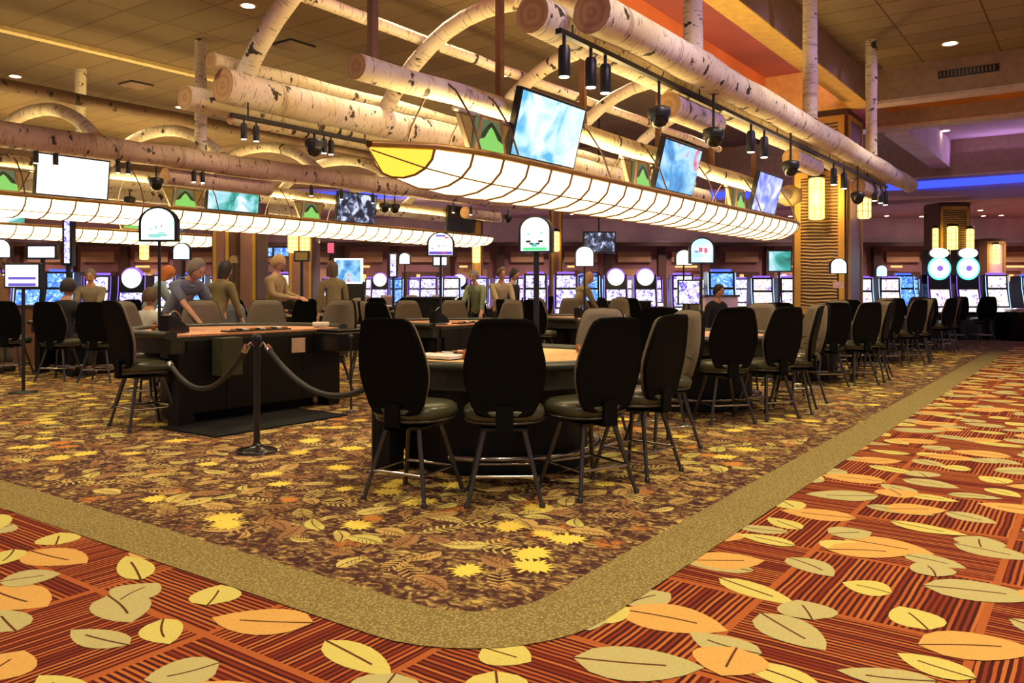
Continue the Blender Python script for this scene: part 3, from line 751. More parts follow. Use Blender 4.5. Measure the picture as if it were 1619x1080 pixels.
# ------------------------------------------------------------------ track rail, spotlights, dome cameras
def rail(x, y0, y1, z, label, zc):
    t = thing('track_rail', (x, (y0+y1)/2, z), 0, label, 'light track')
    L = y1-y0; obj('rail', MB().box((-.025, -L/2, -.02), (.025, L/2, .02)), 'black', t)
    for k in range(int(L/2.4)+1):
        yy = -L/2+.2+k*2.4
        obj('hanger_rod', MB().cyl((0, yy, .02), (0, yy, zc-z), .008, 6), 'black', t)
rail(-3.22, 5.08, 16.4, 3.14, 'black lighting track under the aisle birch logs', 3.235)
rail(-7.0, 5.0, 9.4, 2.98, 'short black lighting track under the thick birch log', 3.14)
SP = None
def spotlight(loc, label, s_=1.0, drop=.06, rz=0):
    t = thing('track_spotlight', loc, rz, label, 'spotlight', 'black track spotlights')
    obj('stem', MB().cyl((0, 0, 0), (0, 0, -drop-.02), .012, 8), 'black', t)
    obj('barrel', MB().lathe([(.036, -drop-.20), (.040, -drop-.19), (.040, -drop-.02), (.03, -drop)], 16), 'black', t)
    obj('lens', MB().lathe([(.004, -drop-.203), (.032, -drop-.203), (.032, -drop-.199)], 14), 'lamp_white', t)
    t.scale = (s_,)*3
    return t
def twin(x, z, ys, where, s_=1.0):
    for i, y in enumerate(ys):
        spotlight((x, y, z), 'black cylinder spotlight %s, %s from the left' % (where, ORD[i]), s_)
twin(-3.22, 3.12, (5.16, 5.55, 5.78), 'on the aisle track at its near end', 1.15)
twin(-3.22, 3.12, (9.15, 9.6), 'on the aisle track before the violet screen', 1.2)
twin(-3.22, 3.12, (12.7, 13.3), 'on the aisle track before the gold column', 1.2)
twin(-3.22, 3.12, (15.4, 15.9, 16.3), 'on the far end of the aisle track', 1.2)
twin(-7.0, 2.97, (5.15, 5.3, 6.2, 6.3), 'under the thick birch log', .8)
twin(-11.28, 3.12, (5.1, 5.35, 6.2, 6.35, 7.4, 7.55, 9.7, 10.4, 11.2, 13.6, 14.2), 'under the long brown log', .85)
def dome(loc, drop, label, s_=1.0):
    t = thing('dome_camera', loc, 0, label, 'security camera', 'black dome cameras')
    obj('stem', MB().cyl((0, 0, 0), (0, 0, -drop), .012, 8), 'black', t)
    obj('housing', MB().lathe([(.085, -drop-.08), (.092, -drop-.05), (.088, -drop-.01), (.05, -drop+.005)], 20), 'black', t)
    obj('dome', MB().lathe([(.012, -drop-.165), (.05, -drop-.15), (.072, -drop-.115), (.078, -drop-.08)], 20), 'black_gloss', t)
    t.scale = (s_,)*3
for (u, v, x, zt, lb) in ((1042, 183, -3.22, 3.12, 'dome camera on a stem left of the middle screen'), (1128, 216, -3.1, 3.19, 'dome camera hanging below the short ringed log'),
                          (1250, 265, -3.1, 3.20, 'dome camera hanging in front of the gold column'), (1356, 312, -3.1, 3.2, 'dome camera hanging beside the smaller wall lantern'),
                          (497, 232, -7.0, 2.97, 'dome camera below the thick log at the upper middle left'), (247, 290, -11.3, 3.08, 'dome camera between the white and teal screens'),
                          (205, 318, -15.0, 3.16, 'grey dome camera right of the white screen, lower'), (803, 345, -11.3, 3.14, 'dome camera beyond the right end of the brown log'),
                          (608, 328, -11.3, 3.11, 'dome camera right of the dark busy screen, left one of a pair'), (624, 329, -11.3, 3.11, 'dome camera right of the dark busy screen, right one of a pair')):
    r_ = F + RT*((u-809.5)/1300); d = x/r_.x; z = H0+(458-v)*d/1300
    dome((x, r_.y*d, zt), max(.03, (zt-z)/1.15-.07), lb, 1.15)
tag(obj('round_lantern', MB().lathe([(.05, -.17), (.19, -.10), (.20, 0), (.19, .10), (.05, .17)], 20, 0, (-4.15, 13.62, 2.79)), 'cream'), 'cream drum-shaped knob hanging left of the gold column', 'lantern')

# ------------------------------------------------------------------ columns with lantern sconces
def sconce(loc, rz, w_, h_, label, group='glowing wall lanterns'):
    t = thing('wall_lantern', loc, rz, label, 'wall lamp', group)
    obj('glass', MB().lathe([(w_/2*.7, -h_/2), (w_/2, -h_/2+.03), (w_/2, h_/2-.03), (w_/2*.7, h_/2)], 14), 'sconce', t)
    b = MB()
    for k in range(8):
        a = 2*PI*k/8; b.tube([(w_/2*1.03*math.cos(a), w_/2*1.03*math.sin(a), -h_/2), (w_/2*1.03*math.cos(a), w_/2*1.03*math.sin(a), h_/2)], .007, 4)
    for z in (-.2, 0, .2): b.tube([(w_/2*1.03*math.cos(2*PI*k/12), w_/2*1.03*math.sin(2*PI*k/12), z*h_*1.2) for k in range(12)], .006, 4, closed=True)
    obj('wire_cage', b, 'gold', t)
    obj('cap', MB().lathe([(w_/2*1.1, h_/2), (w_/2*1.1, h_/2+.05), (.03, h_/2+.09)], 14), 'black', t)
    return t
def column(x0, x1, y0, y1, z1, label, zb=.0):
    t = thing('column', ((x0+x1)/2, (y0+y1)/2, 0), 0, label, 'column'); hx, hy = (x1-x0)/2, (y1-y0)/2
    obj('core', MB().box((-hx, -hy, 0), (hx, hy, z1)), 'wood_dark', t)
    def panel(ax, z0, z1_, m, fw=.09):
        # ax: '-y' or '+x'
        w_ = hx if ax == '-y' else hy
        fr, pn = MB(), MB()
        def bx(mb, a0, a1, za, zb_, dp):
            if ax == '-y': mb.box((a0, -hy-dp, za), (a1, -hy, zb_))
            else: mb.box((hx, a0, za), (hx+dp, a1, zb_))
        e = w_-.05
        bx(fr, -e, -e+fw, z0, z1_, .035); bx(fr, e-fw, e, z0, z1_, .035); bx(fr, -e+fw, e-fw, z0, z0+fw, .035); bx(fr, -e+fw, e-fw, z1_-fw, z1_, .035)
        bx(pn, -e+fw, e-fw, z0+fw, z1_-fw, .015)
        obj('gold_frame', fr, 'gold', t); obj('panel', pn, m, t)
    return t, panel
t, pan = column(-5.12, -4.05, 17.0, 18.2, 4.82, 'big square column with gold-framed wave panels under the ceiling beam')
pan('-y', .75, 3.62, 'wave', .12); pan('-y', 3.72, 4.7, 'wave', .12); pan('+x', .3, 3.62, 'glitter', .1); pan('+x', 3.72, 4.7, 'glitter', .1)
sconce((-4.58, 16.78, 3.05), 0, .30, .82, 'bright tall lantern high on the wave-panelled column face')
sconce((-3.85, 17.5, 2.95), 0, .26, .55, 'lantern on the glitter-panelled side of the big column')
area_light('recess_cove_lamp', (-4.02, 11, 5.25), .12, 22, 80, (1, .45, .72), (0, R(115), 0))
area_light('added_coffer_uplight', (2.5, 24.9, 4.75), 11, .1, 60, (.8, .5, 1), (R(-120), 0, 0))  # added violet light brightening the far coffer, no fitting built
point('sconce_lamp', (-4.55, 16.4, 3.05), 60, (1, .6, .2)); 
def col_view(u0, u1, d, z1, label, m='kraft', dep=.9, zb=0):
    "free-standing far column drawn square to the view"
    l0 = (u0-809.5)/1300*d; l1 = (u1-809.5)/1300*d; c = frame(d+dep/2, (l0+l1)/2); hw = (l1-l0)/2
    t = thing('column', (c.x, c.y, 0), HEAD, label, 'column')
    obj('core', MB().box((-hw, -dep/2, 0), (hw, dep/2, z1)), 'wood_dark', t)
    e = hw-.03; f_ = .07; b = MB()
    b.box((-e, -dep/2-.03, .2), (-e+f_, -dep/2, z1-.1)); b.box((e-f_, -dep/2-.03, .2), (e, -dep/2, z1-.1)); b.box((-e, -dep/2-.03, z1-.2), (e, -dep/2, z1-.1)); b.box((-e, -dep/2-.03, .2), (e, -dep/2, .3))
    obj('gold_frame', b, 'gold', t); obj('panel', MB().box((-e+f_, -dep/2-.012, .3), (e-f_, -dep/2, z1-.2)), m, t)
    return t
def sc_view(u, v, d, w_, h_, label):
    p = at(u, d); sconce((p.x, p.y, H0+(458-v)*d/1300), 0, w_, h_, label)
col_view(335, 364, 18.6, 3.7, 'brown column with gold edge strips at the left, narrower face')
col_view(366, 406, 19.3, 3.7, 'brown gold-framed column face beside the narrower one at left')
sc_view(385, 352, 18.9, .22, .34, 'lantern near the top of the brown column, mostly behind the trough')
sc_view(349, 350, 18.3, .2, .3, 'small lantern atop the narrow brown column at left')
col_view(456, 494, 22.5, 3.66, 'slim column behind the jacketed man, carrying two lanterns')
sc_view(463, 385, 22.2, .26, .50, 'left one of two lanterns behind the tan-jacketed man'); sc_view(482, 385, 22.2, .26, .50, 'right one of two lanterns behind the tan-jacketed man')
col_view(745, 762, 26, 3.5, 'slim gold column in the middle distance right of the violet sign', 'gold'); sc_view(753, 400, 25.8, .24, .62, 'lantern on the slim gold column right of the violet sign')
col_view(870, 889, 23, 3.7, 'purple-brown column behind the mint sign', 'kraft'); sc_view(879, 382, 22.8, .2, .55, 'lantern on the column just right of the mint sign')
col_view(1485, 1534, 24, 3.78, 'square gold-panelled column above the wheel machines', 'wave')
sc_view(1506, 380, 23.6, .28, .80, 'middle lantern of three on the column above the wheel machines'); sc_view(1479, 381, 23.9, .16, .74, 'left lantern of three on the column above the wheel machines'); sc_view(1534, 381, 23.9, .2, .70, 'right lantern of three on the column above the wheel machines')
col_view(1559, 1591, 28, 3.0, 'mauve pilaster with one lantern at the far right wall', 'plaster_mauve'); sc_view(1575, 402, 27.8, .24, .66, 'single lantern on the mauve pilaster at far right')
sc_view(18, 350, 21, .3, .5, 'lantern glow at the far left behind the troughs'); sc_view(228, 392, 21, .22, .6, 'lantern left of the second pair by the arched mint sign'); sc_view(499, 388, 24, .2, .5, 'violet-tinted lantern right of the two lanterns')
# ------------------------------------------------------------------ stool
def rrect(w_, h_, r, n_=5):
    P = []
    for cx, cy, a0 in ((w_/2-r, -h_/2+r, -90), (w_/2-r, h_/2-r, 0), (-w_/2+r, h_/2-r, 90), (-w_/2+r, -h_/2+r, 180)):
        for i in range(n_+1):
            a = R(a0+90*i/n_); P.append((cx+r*math.cos(a), cy+r*math.sin(a)))
    return P
def loft(mb, rings, mi=0, cap=True, smooth=True):
    n_ = len(rings[0]); vs = [p for r_ in rings for p in r_]; fs = []
    for i in range(len(rings)-1):
        for k in range(n_):
            k2 = (k+1) % n_; fs.append((i*n_+k, i*n_+k2, (i+1)*n_+k2, (i+1)*n_+k))
    mb.add(vs, fs, mi, None, smooth)
    if cap:
        mb.add([tuple(p) for p in rings[0]][::-1], [tuple(range(n_))], mi, None, smooth); mb.add([tuple(p) for p in rings[-1]], [tuple(range(n_))], mi, None, smooth)
def back_outline():
    # half profile of the back (x, z): flat rounded top, widest low down, tapering to the bracket
    prof = [(.0, 0), (.12, 0), (.160, .012), (.190, .06), (.217, .14), (.234, .21), (.238, .26), (.232, .33), (.206, .44), (.184, .51), (.166, .545), (.13, .565), (0, .57)]
    right = prof; left = [(-x, z) for x, z in prof[::-1]][1:-1]
    return right + left
BO = back_outline()
def back_ring(scale, dy, inset=0):
    ring = []
    for (x, z) in BO:
        zz = .285 + (z-.285)*(1-inset*1.6); xx = x*(1-inset*1.9)
        curve = .10*(xx/.25)**2*.55          # wraps forward at the sides
        lean = -.10*(zz/.57)**1.3 - .02*math.sin(PI*zz/.57)
        ring.append((xx, dy + curve + lean, zz + .515))
    return ring
def make_stool(front='uphol', lab=None):
    t = thing('bar_stool', (0, 0, 0), 0, lab, 'stool')
    b = MB(); loft(b, [back_ring(1, -.205, .06), back_ring(1, -.222, .0), back_ring(1, -.200, 0), back_ring(1, -.185, .02)][::-1]); obj('back_shell', b, 'shell', t)
    b = MB(); loft(b, [back_ring(1, -.186, .015), back_ring(1, -.160, .03), back_ring(1, -.140, .13)][::-1])
    c = obj('back_cushion', b, front, t)
    seam = [p for p in back_ring(1, -.137, .13)]
    zs = .515+.2
    obj('cushion_seam', MB().tube([(x_, -.132 + .055*(x_/.25)**2 - .045, zs + .012*math.cos(x_*12)) for x_ in [(-.19+.38*i/10) for i in range(11)]], .006, 5), 'uphol_seam', c)
    b = MB(); prof = [(.05, .475), (.20, .478), (.232, .490), (.243, .515), (.238, .545), (.212, .566), (.15, .576), (.02, .578)]
    rings = []
    for (r, z) in prof:
        rings.append([(r*math.copysign(abs(math.cos(a))**.82, math.cos(a)), r*math.copysign(abs(math.sin(a))**.82, math.sin(a))*.98+.02, z) for a in [2*PI*k/28 for k in range(28)]])
    loft(b, rings); s_ = obj('seat', b, 'leather', t)
    obj('seat_band', MB().tube([(.236*math.cos(2*PI*k/28), .02+.232*math.sin(2*PI*k/28), .478) for k in range(28)], .0095, 6, closed=True), 'steel', s_)
    b = MB().box((-.05, -.235, .43), (.05, -.215, .58)); b.box((-.05, -.235, .43), (.05, -.05, .445)); obj('back_bracket', b, 'shell', t)
    b = MB(); b.lathe([(.09, .44), (.11, .45), (.11, .474)], 18); b.lathe([(.035, .40), (.035, .45)], 12); b.box((-.135, -.135, .425), (.135, .135, .44)); obj('swivel_plate', b, 'black', t)
    for sx in (-1, 1):
        for sy in (-1, 1):
            top = (sx*.115, sy*.115, .435); bot = (sx*.215, sy*.215, .0)
            b = MB(); b.tube([top, bot], [.0155, .0125], 10, 0, 1); b.lathe([(.018, 0), (.018, .02), (.012, .03)], 10, 0, (bot[0], bot[1], 0)); obj('leg', b, 'steel', t)
    b = MB(); z = .17; e = .115+.10*(1-z/.435)
    for (p, q) in (((-e, -e), (e, -e)), ((e, -e), (e, e)), ((e, e), (-e, e)), ((-e, e), (-e, -e))):
        b.tube([(p[0], p[1], z), (q[0], q[1], z)], .010, 8, 0, 1)
    obj('foot_rest', b, 'chrome', t)
    return t
STOOL = make_stool(); USED = [False]
def stool(x, y, rz, label, group, s_=1.0):
    if not USED[0]:
        USED[0] = True; o = STOOL; o.location = (x, y, .0046); o.rotation_euler = (0, 0, rz); o['label'] = label; o['group'] = group; o.scale = (s_,)*3; return o
    return dup(STOOL, (x, y, .0046), rz, label, group, scale=s_)

# ------------------------------------------------------------------ game tables
def dshape(r, back, n_=24):
    return [(-back, -r)] + [(r*math.cos(R(-90+180*i/n_)), r*math.sin(R(-90+180*i/n_))) for i in range(n_+1)] + [(-back, r)]
def make_table(feltm):
    t = thing('gaming_table', (0, 0, 0), 0, None, 'gaming table', 'half-round gaming tables')
    r, bk = .98, .42
    obj('felt_top', MB().prism(dshape(r-.10, bk), .735, .752), feltm, t)
    path = dshape(r-.045, bk-.0)
    b = MB(); b.tube([(p[0], p[1], .752) for p in path], .062, 10, 0, 1, flat=.55); obj('padded_rail', b, 'rail', t)
    b = MB().prism(dshape(r-.05, bk), .60, .735); obj('apron', b, 'rail', t)
    b = MB().prism(dshape(.66, .30), 0.0, .60); obj('pedestal', b, 'black_lam', t, .01)
    obj('dealer_panel', MB().box((-bk-.02, -.80, .10), (-bk, .80, .70)).box((-bk-.025, -.42, .10), (-bk-.02, -.405, .70)).box((-bk-.025, .405, .10), (-bk-.02, .42, .70)), 'black_lam', t)
    for sg in (-1, 1): obj('leg', MB().box((-bk-.02, sg*.80-.07, 0), (-bk+.14, sg*.80+.07, .60)), 'black_lam', t)
    b = MB(); b.tube([((.74)*math.cos(R(-80+160*i/20)), .74*math.sin(R(-80+160*i/20)), .13) for i in range(21)], .022, 8, 0, 1)
    for a in (-70, -25, 25, 70): b.tube([(.74*math.cos(R(a)), .74*math.sin(R(a)), .13), (.60*math.cos(R(a)), .60*math.sin(R(a)), .13)], .012, 6)
    obj('foot_rail', b, 'chrome', t)
    tr = MB().box((-bk+.05, -.33, .752), (-bk+.20, .33, .765)); ct = obj('chip_tray', tr, 'black', t)
    b = MB(); rg = random.Random(3)
    for k in range(10):
        b.cyl((-bk+.06, -.285+k*.062, .770), (-bk+.07+rg.uniform(.03, .14), -.285+k*.062, .770), .013, 8, k % 3)
    obj('chip_rows', b, ['amber', 'white', 'black'], ct)
    return t
TB = {'tan': make_table('felt_tan')}
TB['salmon'] = make_table('felt_salmon')
tuse = set()
def table(kind, x, y, rz, label, s_=1.0):
    if kind not in tuse:
        tuse.add(kind); o = TB[kind]; o.location = (x, y, .0046); o.rotation_euler = (0, 0, rz); o['label'] = label; o.scale = (s_,)*3; return o
    return dup(TB[kind], (x, y, .0046), rz, label, scale=s_)
def seats(cx, cy, rz, angs, rad, tdesc, group, s_=1.0, jit=8, skip=()):
    rg = random.Random(int(cx*100+cy*37))
    for i, a in enumerate(angs):
        if i in skip: continue
        r_ = rad[i] if isinstance(rad, (list, tuple)) else rad
        th = R(a)+rz; x = cx+r_*math.cos(th); y = cy+r_*math.sin(th)
        stool(x, y, th+PI/2+R(rg.uniform(-jit, jit)), 'black stool %s, %s seat from left' % (tdesc, ORD[i]), group, s_)
def loc_t(cx, cy, rz, x, y, z):
    c, s_ = math.cos(rz), math.sin(rz); return (cx+x*c-y*s_, cy+x*s_+y*c, z+.0046)
CH_R = [1.24, 1.17, 1.10, 1.08, 1.24, 1.28]
ANG = [-77, -51, -25, 6, 42, 79]
row1 = [(4.93, 'tan', 'nearest half-round gaming table ringed by stools in the centre', 'at the nearest centre table'),
        (8.43, 'salmon', 'half-round gaming table behind the nearest one, right of centre', 'at the second table along the aisle'),
        (11.93, 'salmon', 'half-round gaming table third along the aisle, left of the gold column', 'at the third table along the aisle'),
        (15.43, 'salmon', 'half-round gaming table fourth along the aisle, beside the gold column', 'at the fourth table along the aisle'),
        (18.9, 'salmon', 'half-round gaming table at the far end of the aisle row', 'at the last table along the aisle')]
for i, (y, kf, tl, cl) in enumerate(row1):
    table(kf, -3.65, y, 0, tl)
    if i == 0:
        spec = [(655, 4.97, 8), (797, 4.90, 37), (928, 5.10, 68), (1008, 5.62, 84), (1046, 6.55, 150), (945, 7.1, 200)]
        for k, (u, d, hd) in enumerate(spec):
            p = at(u, d)
            stool(p.x, p.y, R(hd), 'black-backed padded stool at the nearest centre table, %s seat round from the left' % ORD[k], 'stools at the nearest centre table')
    else:
        seats(-3.65, y, 0, ANG, CH_R, cl, 'stools ' + cl)
row2 = [(5.25, 'salmon', 'gaming table behind the rope, its black dealer side facing the camera', 'at the roped-off table left of centre', .84/.76),
        (8.95, 'salmon', 'gaming table with salmon felt under the violet arched sign', 'at the table under the violet arched sign', 1.04),
        (12.5, 'salmon', 'gaming table with salmon felt under the plain white arched sign', 'at the table under the plain white arched sign', 1.0),
        (16.0, 'salmon', 'gaming table farthest along the middle row, below the mint machines', 'at the farthest table of the middle row', 1.0)]
for i, (y, kf, tl, cl, s_) in enumerate(row2):
    x = -7.25 if i == 0 else -7.4
    table(kf, x, y, PI, tl, s_)
    # seats seen from the player side, left to right
    ang2 = [84, 52, 18, -18, -50, -86]
    seats(x, y, PI, ang2, [1.16, 1.25, 1.15, 1.15, 1.25, 1.3], cl, 'stools ' + cl, 1.04 if i == 0 else 1.0, 10, (0, 1) if i == 0 else (4,) if i == 3 else ())
p = at(229, 7.5)
stool(p.x, p.y, R(-8), 'black-backed padded stool leaning back at the left end of the roped-off table', 'stools at the roped-off table left of centre', 1.06)
row3 = [(6.75, 'salmon', 'gaming table at far left where the dark-suited player sits', 'at the far-left occupied table'),
        (10.25, 'salmon', 'gaming table at far left in front of the tan-jacketed man', 'at the table before the tan-jacketed man'),
        (13.75, 'tan', 'small-looking gaming table in the distance below the violet arched sign', 'at the distant table below the violet sign'),
        (17.2, 'tan', 'distant gaming table near the olive-shirted people', 'at the distant table by the olive-shirted people')]
for i, (y, kf, tl, cl) in enumerate(row3):
    table(kf, -12.6, y, 0, tl, 1.0)
    if i == 0:
        for k, (u, d, hd) in enumerate(((18, 11.9, 44), (95, 11.4, 30), (160, 11.2, 38), (190, 13.9, 100), (222, 15.6, 150))):
            q = at(u, d); stool(q.x, q.y, R(hd), 'black-backed padded stool at the far-left occupied table, %s from the left' % ORD[k], 'stools at the far-left occupied table')
    else:
        seats(-12.6, y, 0, ANG, CH_R, cl, 'stools ' + cl)
# a fourth row across the pit
row4 = [(14.0, 'distant gaming table left of the large blue wall screen', 'at the distant table left of the big blue screen'), (17.5, 'distant gaming table right of the large blue wall screen', 'at the distant table right of the big blue screen')]
for y, tl, cl in row4:
    table('tan', -16.2, y, PI, tl)
    seats(-16.2, y, PI, [80, 45, 10, -20, -52, -84], 1.2, cl, 'stools ' + cl, skip=(0,))

# ------------------------------------------------------------------ things on the tables
def chips(loc, n_, m, label):
    b = MB(); rg = random.Random(n_)
    for k in range(n_): b.cyl((rg.uniform(-.002, .002), 0, k*.0042), (rg.uniform(-.002, .002), 0, k*.0042+.0038), .02, 16)
    o = obj('chip_stack', b, m); o.location = loc; return tag(o, label, 'chips')
def holder(loc, rz, label):
    t = thing('card_holder', loc, rz, label, 'card holder')
    obj('tray', MB().box((-.075, -.05, 0), (.075, .05, .012)), 'amber', t)
    obj('sides', MB().box((-.075, -.05, .012), (-.068, .05, .06)).box((.068, -.05, .012), (.075, .05, .06)).box((-.068, .043, .012), (.068, .05, .06)), 'amber', t)
    obj('cards', MB().box((-.06, -.04, .013), (.06, .038, .04)), 'paper', t)
def shoe(loc, rz, label):
    t = thing('card_shoe', loc, rz, label, 'card shoe')
    b = MB(); P = [(-.14, 0), (.14, 0), (.14, .05), (.06, .10), (-.10, .17), (-.14, .17)]
    vs = [(-.055, p[0], p[1]) for p in P] + [(.055, p[0], p[1]) for p in P]; n_ = len(P)
    b.add(vs, [tuple(range(n_))[::-1], tuple(range(n_, 2*n_))] + [(i, (i+1) % n_, n_+(i+1) % n_, n_+i) for i in range(n_)])
    obj('body', b, 'black_gloss', t, .004)
    obj('arched_bail', MB().tube([(0, .09*math.cos(PI*k/10), .10+.11*math.sin(PI*k/10)) for k in range(11)], .006, 6), 'chrome', t)
zt = .76
holder(loc_t(-3.65, 4.93, 0, .05, -.35, zt), .4, 'amber card holder on the nearest table, between middle and right stool backs')
holder(loc_t(-3.65, 4.93, 0, .40, .62, zt), .2, 'amber card holder at the back of the nearest table')
chips(loc_t(-3.65, 4.93, 0, -.30, -.72, zt), 9, 'red', 'red chip stack on the nearest table beside the left stool back')
chips(loc_t(-3.65, 4.93, 0, -.36, -.74, zt), 12, 'white', 'white chip stack on the nearest table beside the red one')
tag(obj('felt_mat', MB().box((0, 0, 0), (.38, .22, .02)).xform(Matrix.Translation(loc_t(-3.65, 4.93, 0, -.40, -.55, zt))), 'white'), 'white tray lying at the dealer edge of the nearest table', 'tray')
shoe(loc_t(-3.65, 4.93, 0, -.30, .55, zt), 1.2, 'black card shoe with chrome arch at the back of the nearest table')
z2 = .84
def on1(u, d): q = at(u, d); return (q.x, q.y)
x_, y_ = on1(276, 7.75); shoe((x_, y_, z2), .3, 'black card shoe on the left end of the roped-off table')
x_, y_ = on1(243, 7.95); chips((x_, y_, z2), 16, 'amber', 'amber chip stack on the left end of the roped-off table')
x_, y_ = on1(252, 8.15); chips((x_, y_, z2), 12, 'red', 'red chip stack behind the amber one on the roped-off table')
shoe(loc_t(-7.4, 8.95, PI, -.25, .62, .80), 0, 'black card shoe on the table under the violet sign')
shoe(loc_t(-7.4, 12.5, PI, -.25, .5, .77), 0, 'black card shoe on the table under the plain white sign')
shoe(loc_t(-3.65, 8.43, 0, -.2, .6, zt), 0, 'black card shoe on the second aisle table')
chips(loc_t(-3.65, 8.43, 0, .5, .2, zt), 10, 'red', 'red chip stack on the second aisle table')
chips(loc_t(-3.65, 11.93, 0, .4, .2, zt), 10, 'red', 'red chip stack on the third aisle table')
# dealer side fittings of the roped-off table
fx = -7.25+.42*1.105+.03
tag(obj('drop_box', MB().box((fx, 4.62, .45), (fx+.16, 4.84, .80)), 'leather'), 'dark green drop box under the dealer edge of the roped-off table', 'box')
tag(obj('notice_card', MB().box((fx, 5.55, .60), (fx+.008, 5.72, .75)), 'paper'), 'small pink notice card on the dealer panel of the roped-off table', 'sign')
tag(obj('card_shuffler', MB().box((fx-.06, 5.85, .60), (fx+.34, 6.35, .80)).box((fx-.02, 5.9, .80), (fx+.30, 6.3, .83)), 'black_gloss', None, .01), 'black shuffler machine at the right end of the roped-off table', 'machine')
x_, y_, _z = loc_t(-7.25, 5.25, PI, -.30, -.86, 0)
tag(obj('card_dish', MB().lathe([(.07, 0), (.09, .02), (.09, .06), (.08, .06)], 18, 0, (x_, y_, .835)), 'white'), 'white round dish at the right end of the roped-off table', 'dish')
tag(obj('floor_mat', MB().box((-.42, -.75, 0), (.42, .75, .015)).xform(Matrix.Translation((at(408, 7.75).x, at(408, 7.75).y, .0046))), 'mat', None, .006), 'black rubber floor mat behind the rope stand', 'mat')

# ------------------------------------------------------------------ rope stand and velvet ropes
def stanchion(u, d, hgt, label, rb=.155, thin=False):
    q = at(u, d); t = thing('rope_stand', (q.x, q.y, .0046), 0, label, 'rope stand')
    if thin:
        obj('pole', MB().cyl((0, 0, 0), (0, 0, hgt), .011, 10), 'black', t); obj('foot', MB().lathe([(.05, 0), (.05, .008), (.014, .02)], 16), 'steel', t)
        obj('top_hook', MB().lathe([(.02, hgt), (.026, hgt+.02), (.012, hgt+.04)], 12), 'steel', t)
    else:
        obj('base', MB().lathe([(rb, 0), (rb, .012), (rb*.8, .026), (.04, .045), (.03, .07)], 30), 'black_gloss', t)
        obj('pole', MB().cyl((0, 0, .05), (0, 0, hgt), .025, 16), 'black', t)
        obj('cap', MB().lathe([(.03, hgt-.04), (.036, hgt-.02), (.036, hgt+.03), (.02, hgt+.045)], 18), 'black_gloss', t)
        for sg in (-1, 1): obj('hook', MB().tube([(sg*.02, 0, hgt-.05), (sg*.05, 0, hgt-.02), (sg*.07, 0, hgt-.05)], .008, 6).xform(Matrix.Rotation(HEAD, 4, 'Z')), 'chrome', t)
    return q
s1 = stanchion(406, 6.32, .86, 'black rope stand with round base in front of the roped-off table')
s2 = stanchion(590, 5.62, .60, 'thin black post by the left leg of the nearest stool', thin=True)
s3 = stanchion(555, 8.4, .75, 'very thin dark post right of the roped-off table', thin=True)
def rope(a, b, sag, label):
    P = []; a = Vector(a); b = Vector(b)
    for k in range(25):
        t = k/24; p = a.lerp(b, t); p.z -= sag*4*t*(1-t); P.append(p)
    t_ = obj('velvet_rope', MB().tube(P, .021, 10, 0, 1), 'rope'); tag(t_, label, 'rope')
    for q, r_ in ((P[0], P[1]), (P[-1], P[-2])):
        obj('end_cap', MB().cyl(q, q.lerp(r_, .8), .026, 10), 'chrome', t_)
e = at(268, 7.05, .74)
rope((s1.x-.06, s1.y-.045, .815), (e.x, e.y, .62), .27, 'black velvet rope sagging left from the rope stand to the table end')
e = at(586, 5.62, .60)
rope((s1.x+.06, s1.y+.045, .815), (s2.x, s2.y, .60), .20, 'black velvet rope sagging right from the rope stand to behind the nearest stool')

# ------------------------------------------------------------------ arched signs on poles
def arch_pts(w_, h_, n_=12):
    r = w_/2; return [(-r, 0), (r, 0)] + [(r*math.cos(PI*k/n_), h_-r*.86+r*.86*math.sin(PI*k/n_)) for k in range(n_+1)]
def xz(pts, y): return [(p[0], y, p[1]) for p in pts]
def sign(u, d, vb, w_, h_, face, label, z0=0, rot=0, marks=(), thick=.07, pole_r=.015, base=True):
    q = at(u, d); zb = H0+(458-vb)*d/1300
    t = thing('arched_sign', (q.x, q.y, z0), HEAD+rot, label, 'sign')
    P = arch_pts(w_, h_); n_ = len(P); b = MB()
    vs = xz(P, -thick/2)+xz(P, thick/2); fs = [tuple(range(n_)), tuple(range(n_, 2*n_))[::-1]] + [((i+1) % n_, i, n_+i, n_+(i+1) % n_) for i in range(n_)]
    b.add([(p[0], p[1], p[2]+zb-z0) for p in vs], fs); obj('frame', b, 'black_gloss', t)
    P2 = arch_pts(w_*.86, h_*.9); n2 = len(P2)
    for sy, nm in ((-1, 'front_face'), (1, 'rear_face')):
        f = MB().add([(p[0], sy*(thick/2+.002), p[1]+zb-z0+h_*.05) for p in P2], [tuple(range(n2))[::sy*-1]])
        fo = obj(nm, f, face, t)
        if sy < 0:
            for (mx, mz, mw, mh, mm) in marks:
                obj('print_mark', MB().box(((mx-mw/2)*w_, -thick/2-.005, zb-z0+(mz-mh/2)*h_), ((mx+mw/2)*w_, -thick/2-.003, zb-z0+(mz+mh/2)*h_)), mm, fo)
    obj('pole', MB().cyl((0, 0, 0), (0, 0, zb-z0+.02), pole_r, 10), 'black', t)
    if base: obj('foot', MB().lathe([(.09, 0), (.09, .012), (.02, .025)], 18), 'black', t)
    return t
sign(252, 7.95, 382, .37, .335, 'sign_mint', 'arched sign with pale face on a pole at the left end of the roped-off table', .84, 0,
     [(0, .18, .5, .04, 'em_teal'), (-.08, .13, .3, .03, 'em_teal'), (.1, .24, .18, .025, 'em_teal'), (-.05, .40, .03, .10, 'em_green'), (.10, .44, .03, .06, 'em_red'), (-.18, .36, .03, .05, 'em_green')])
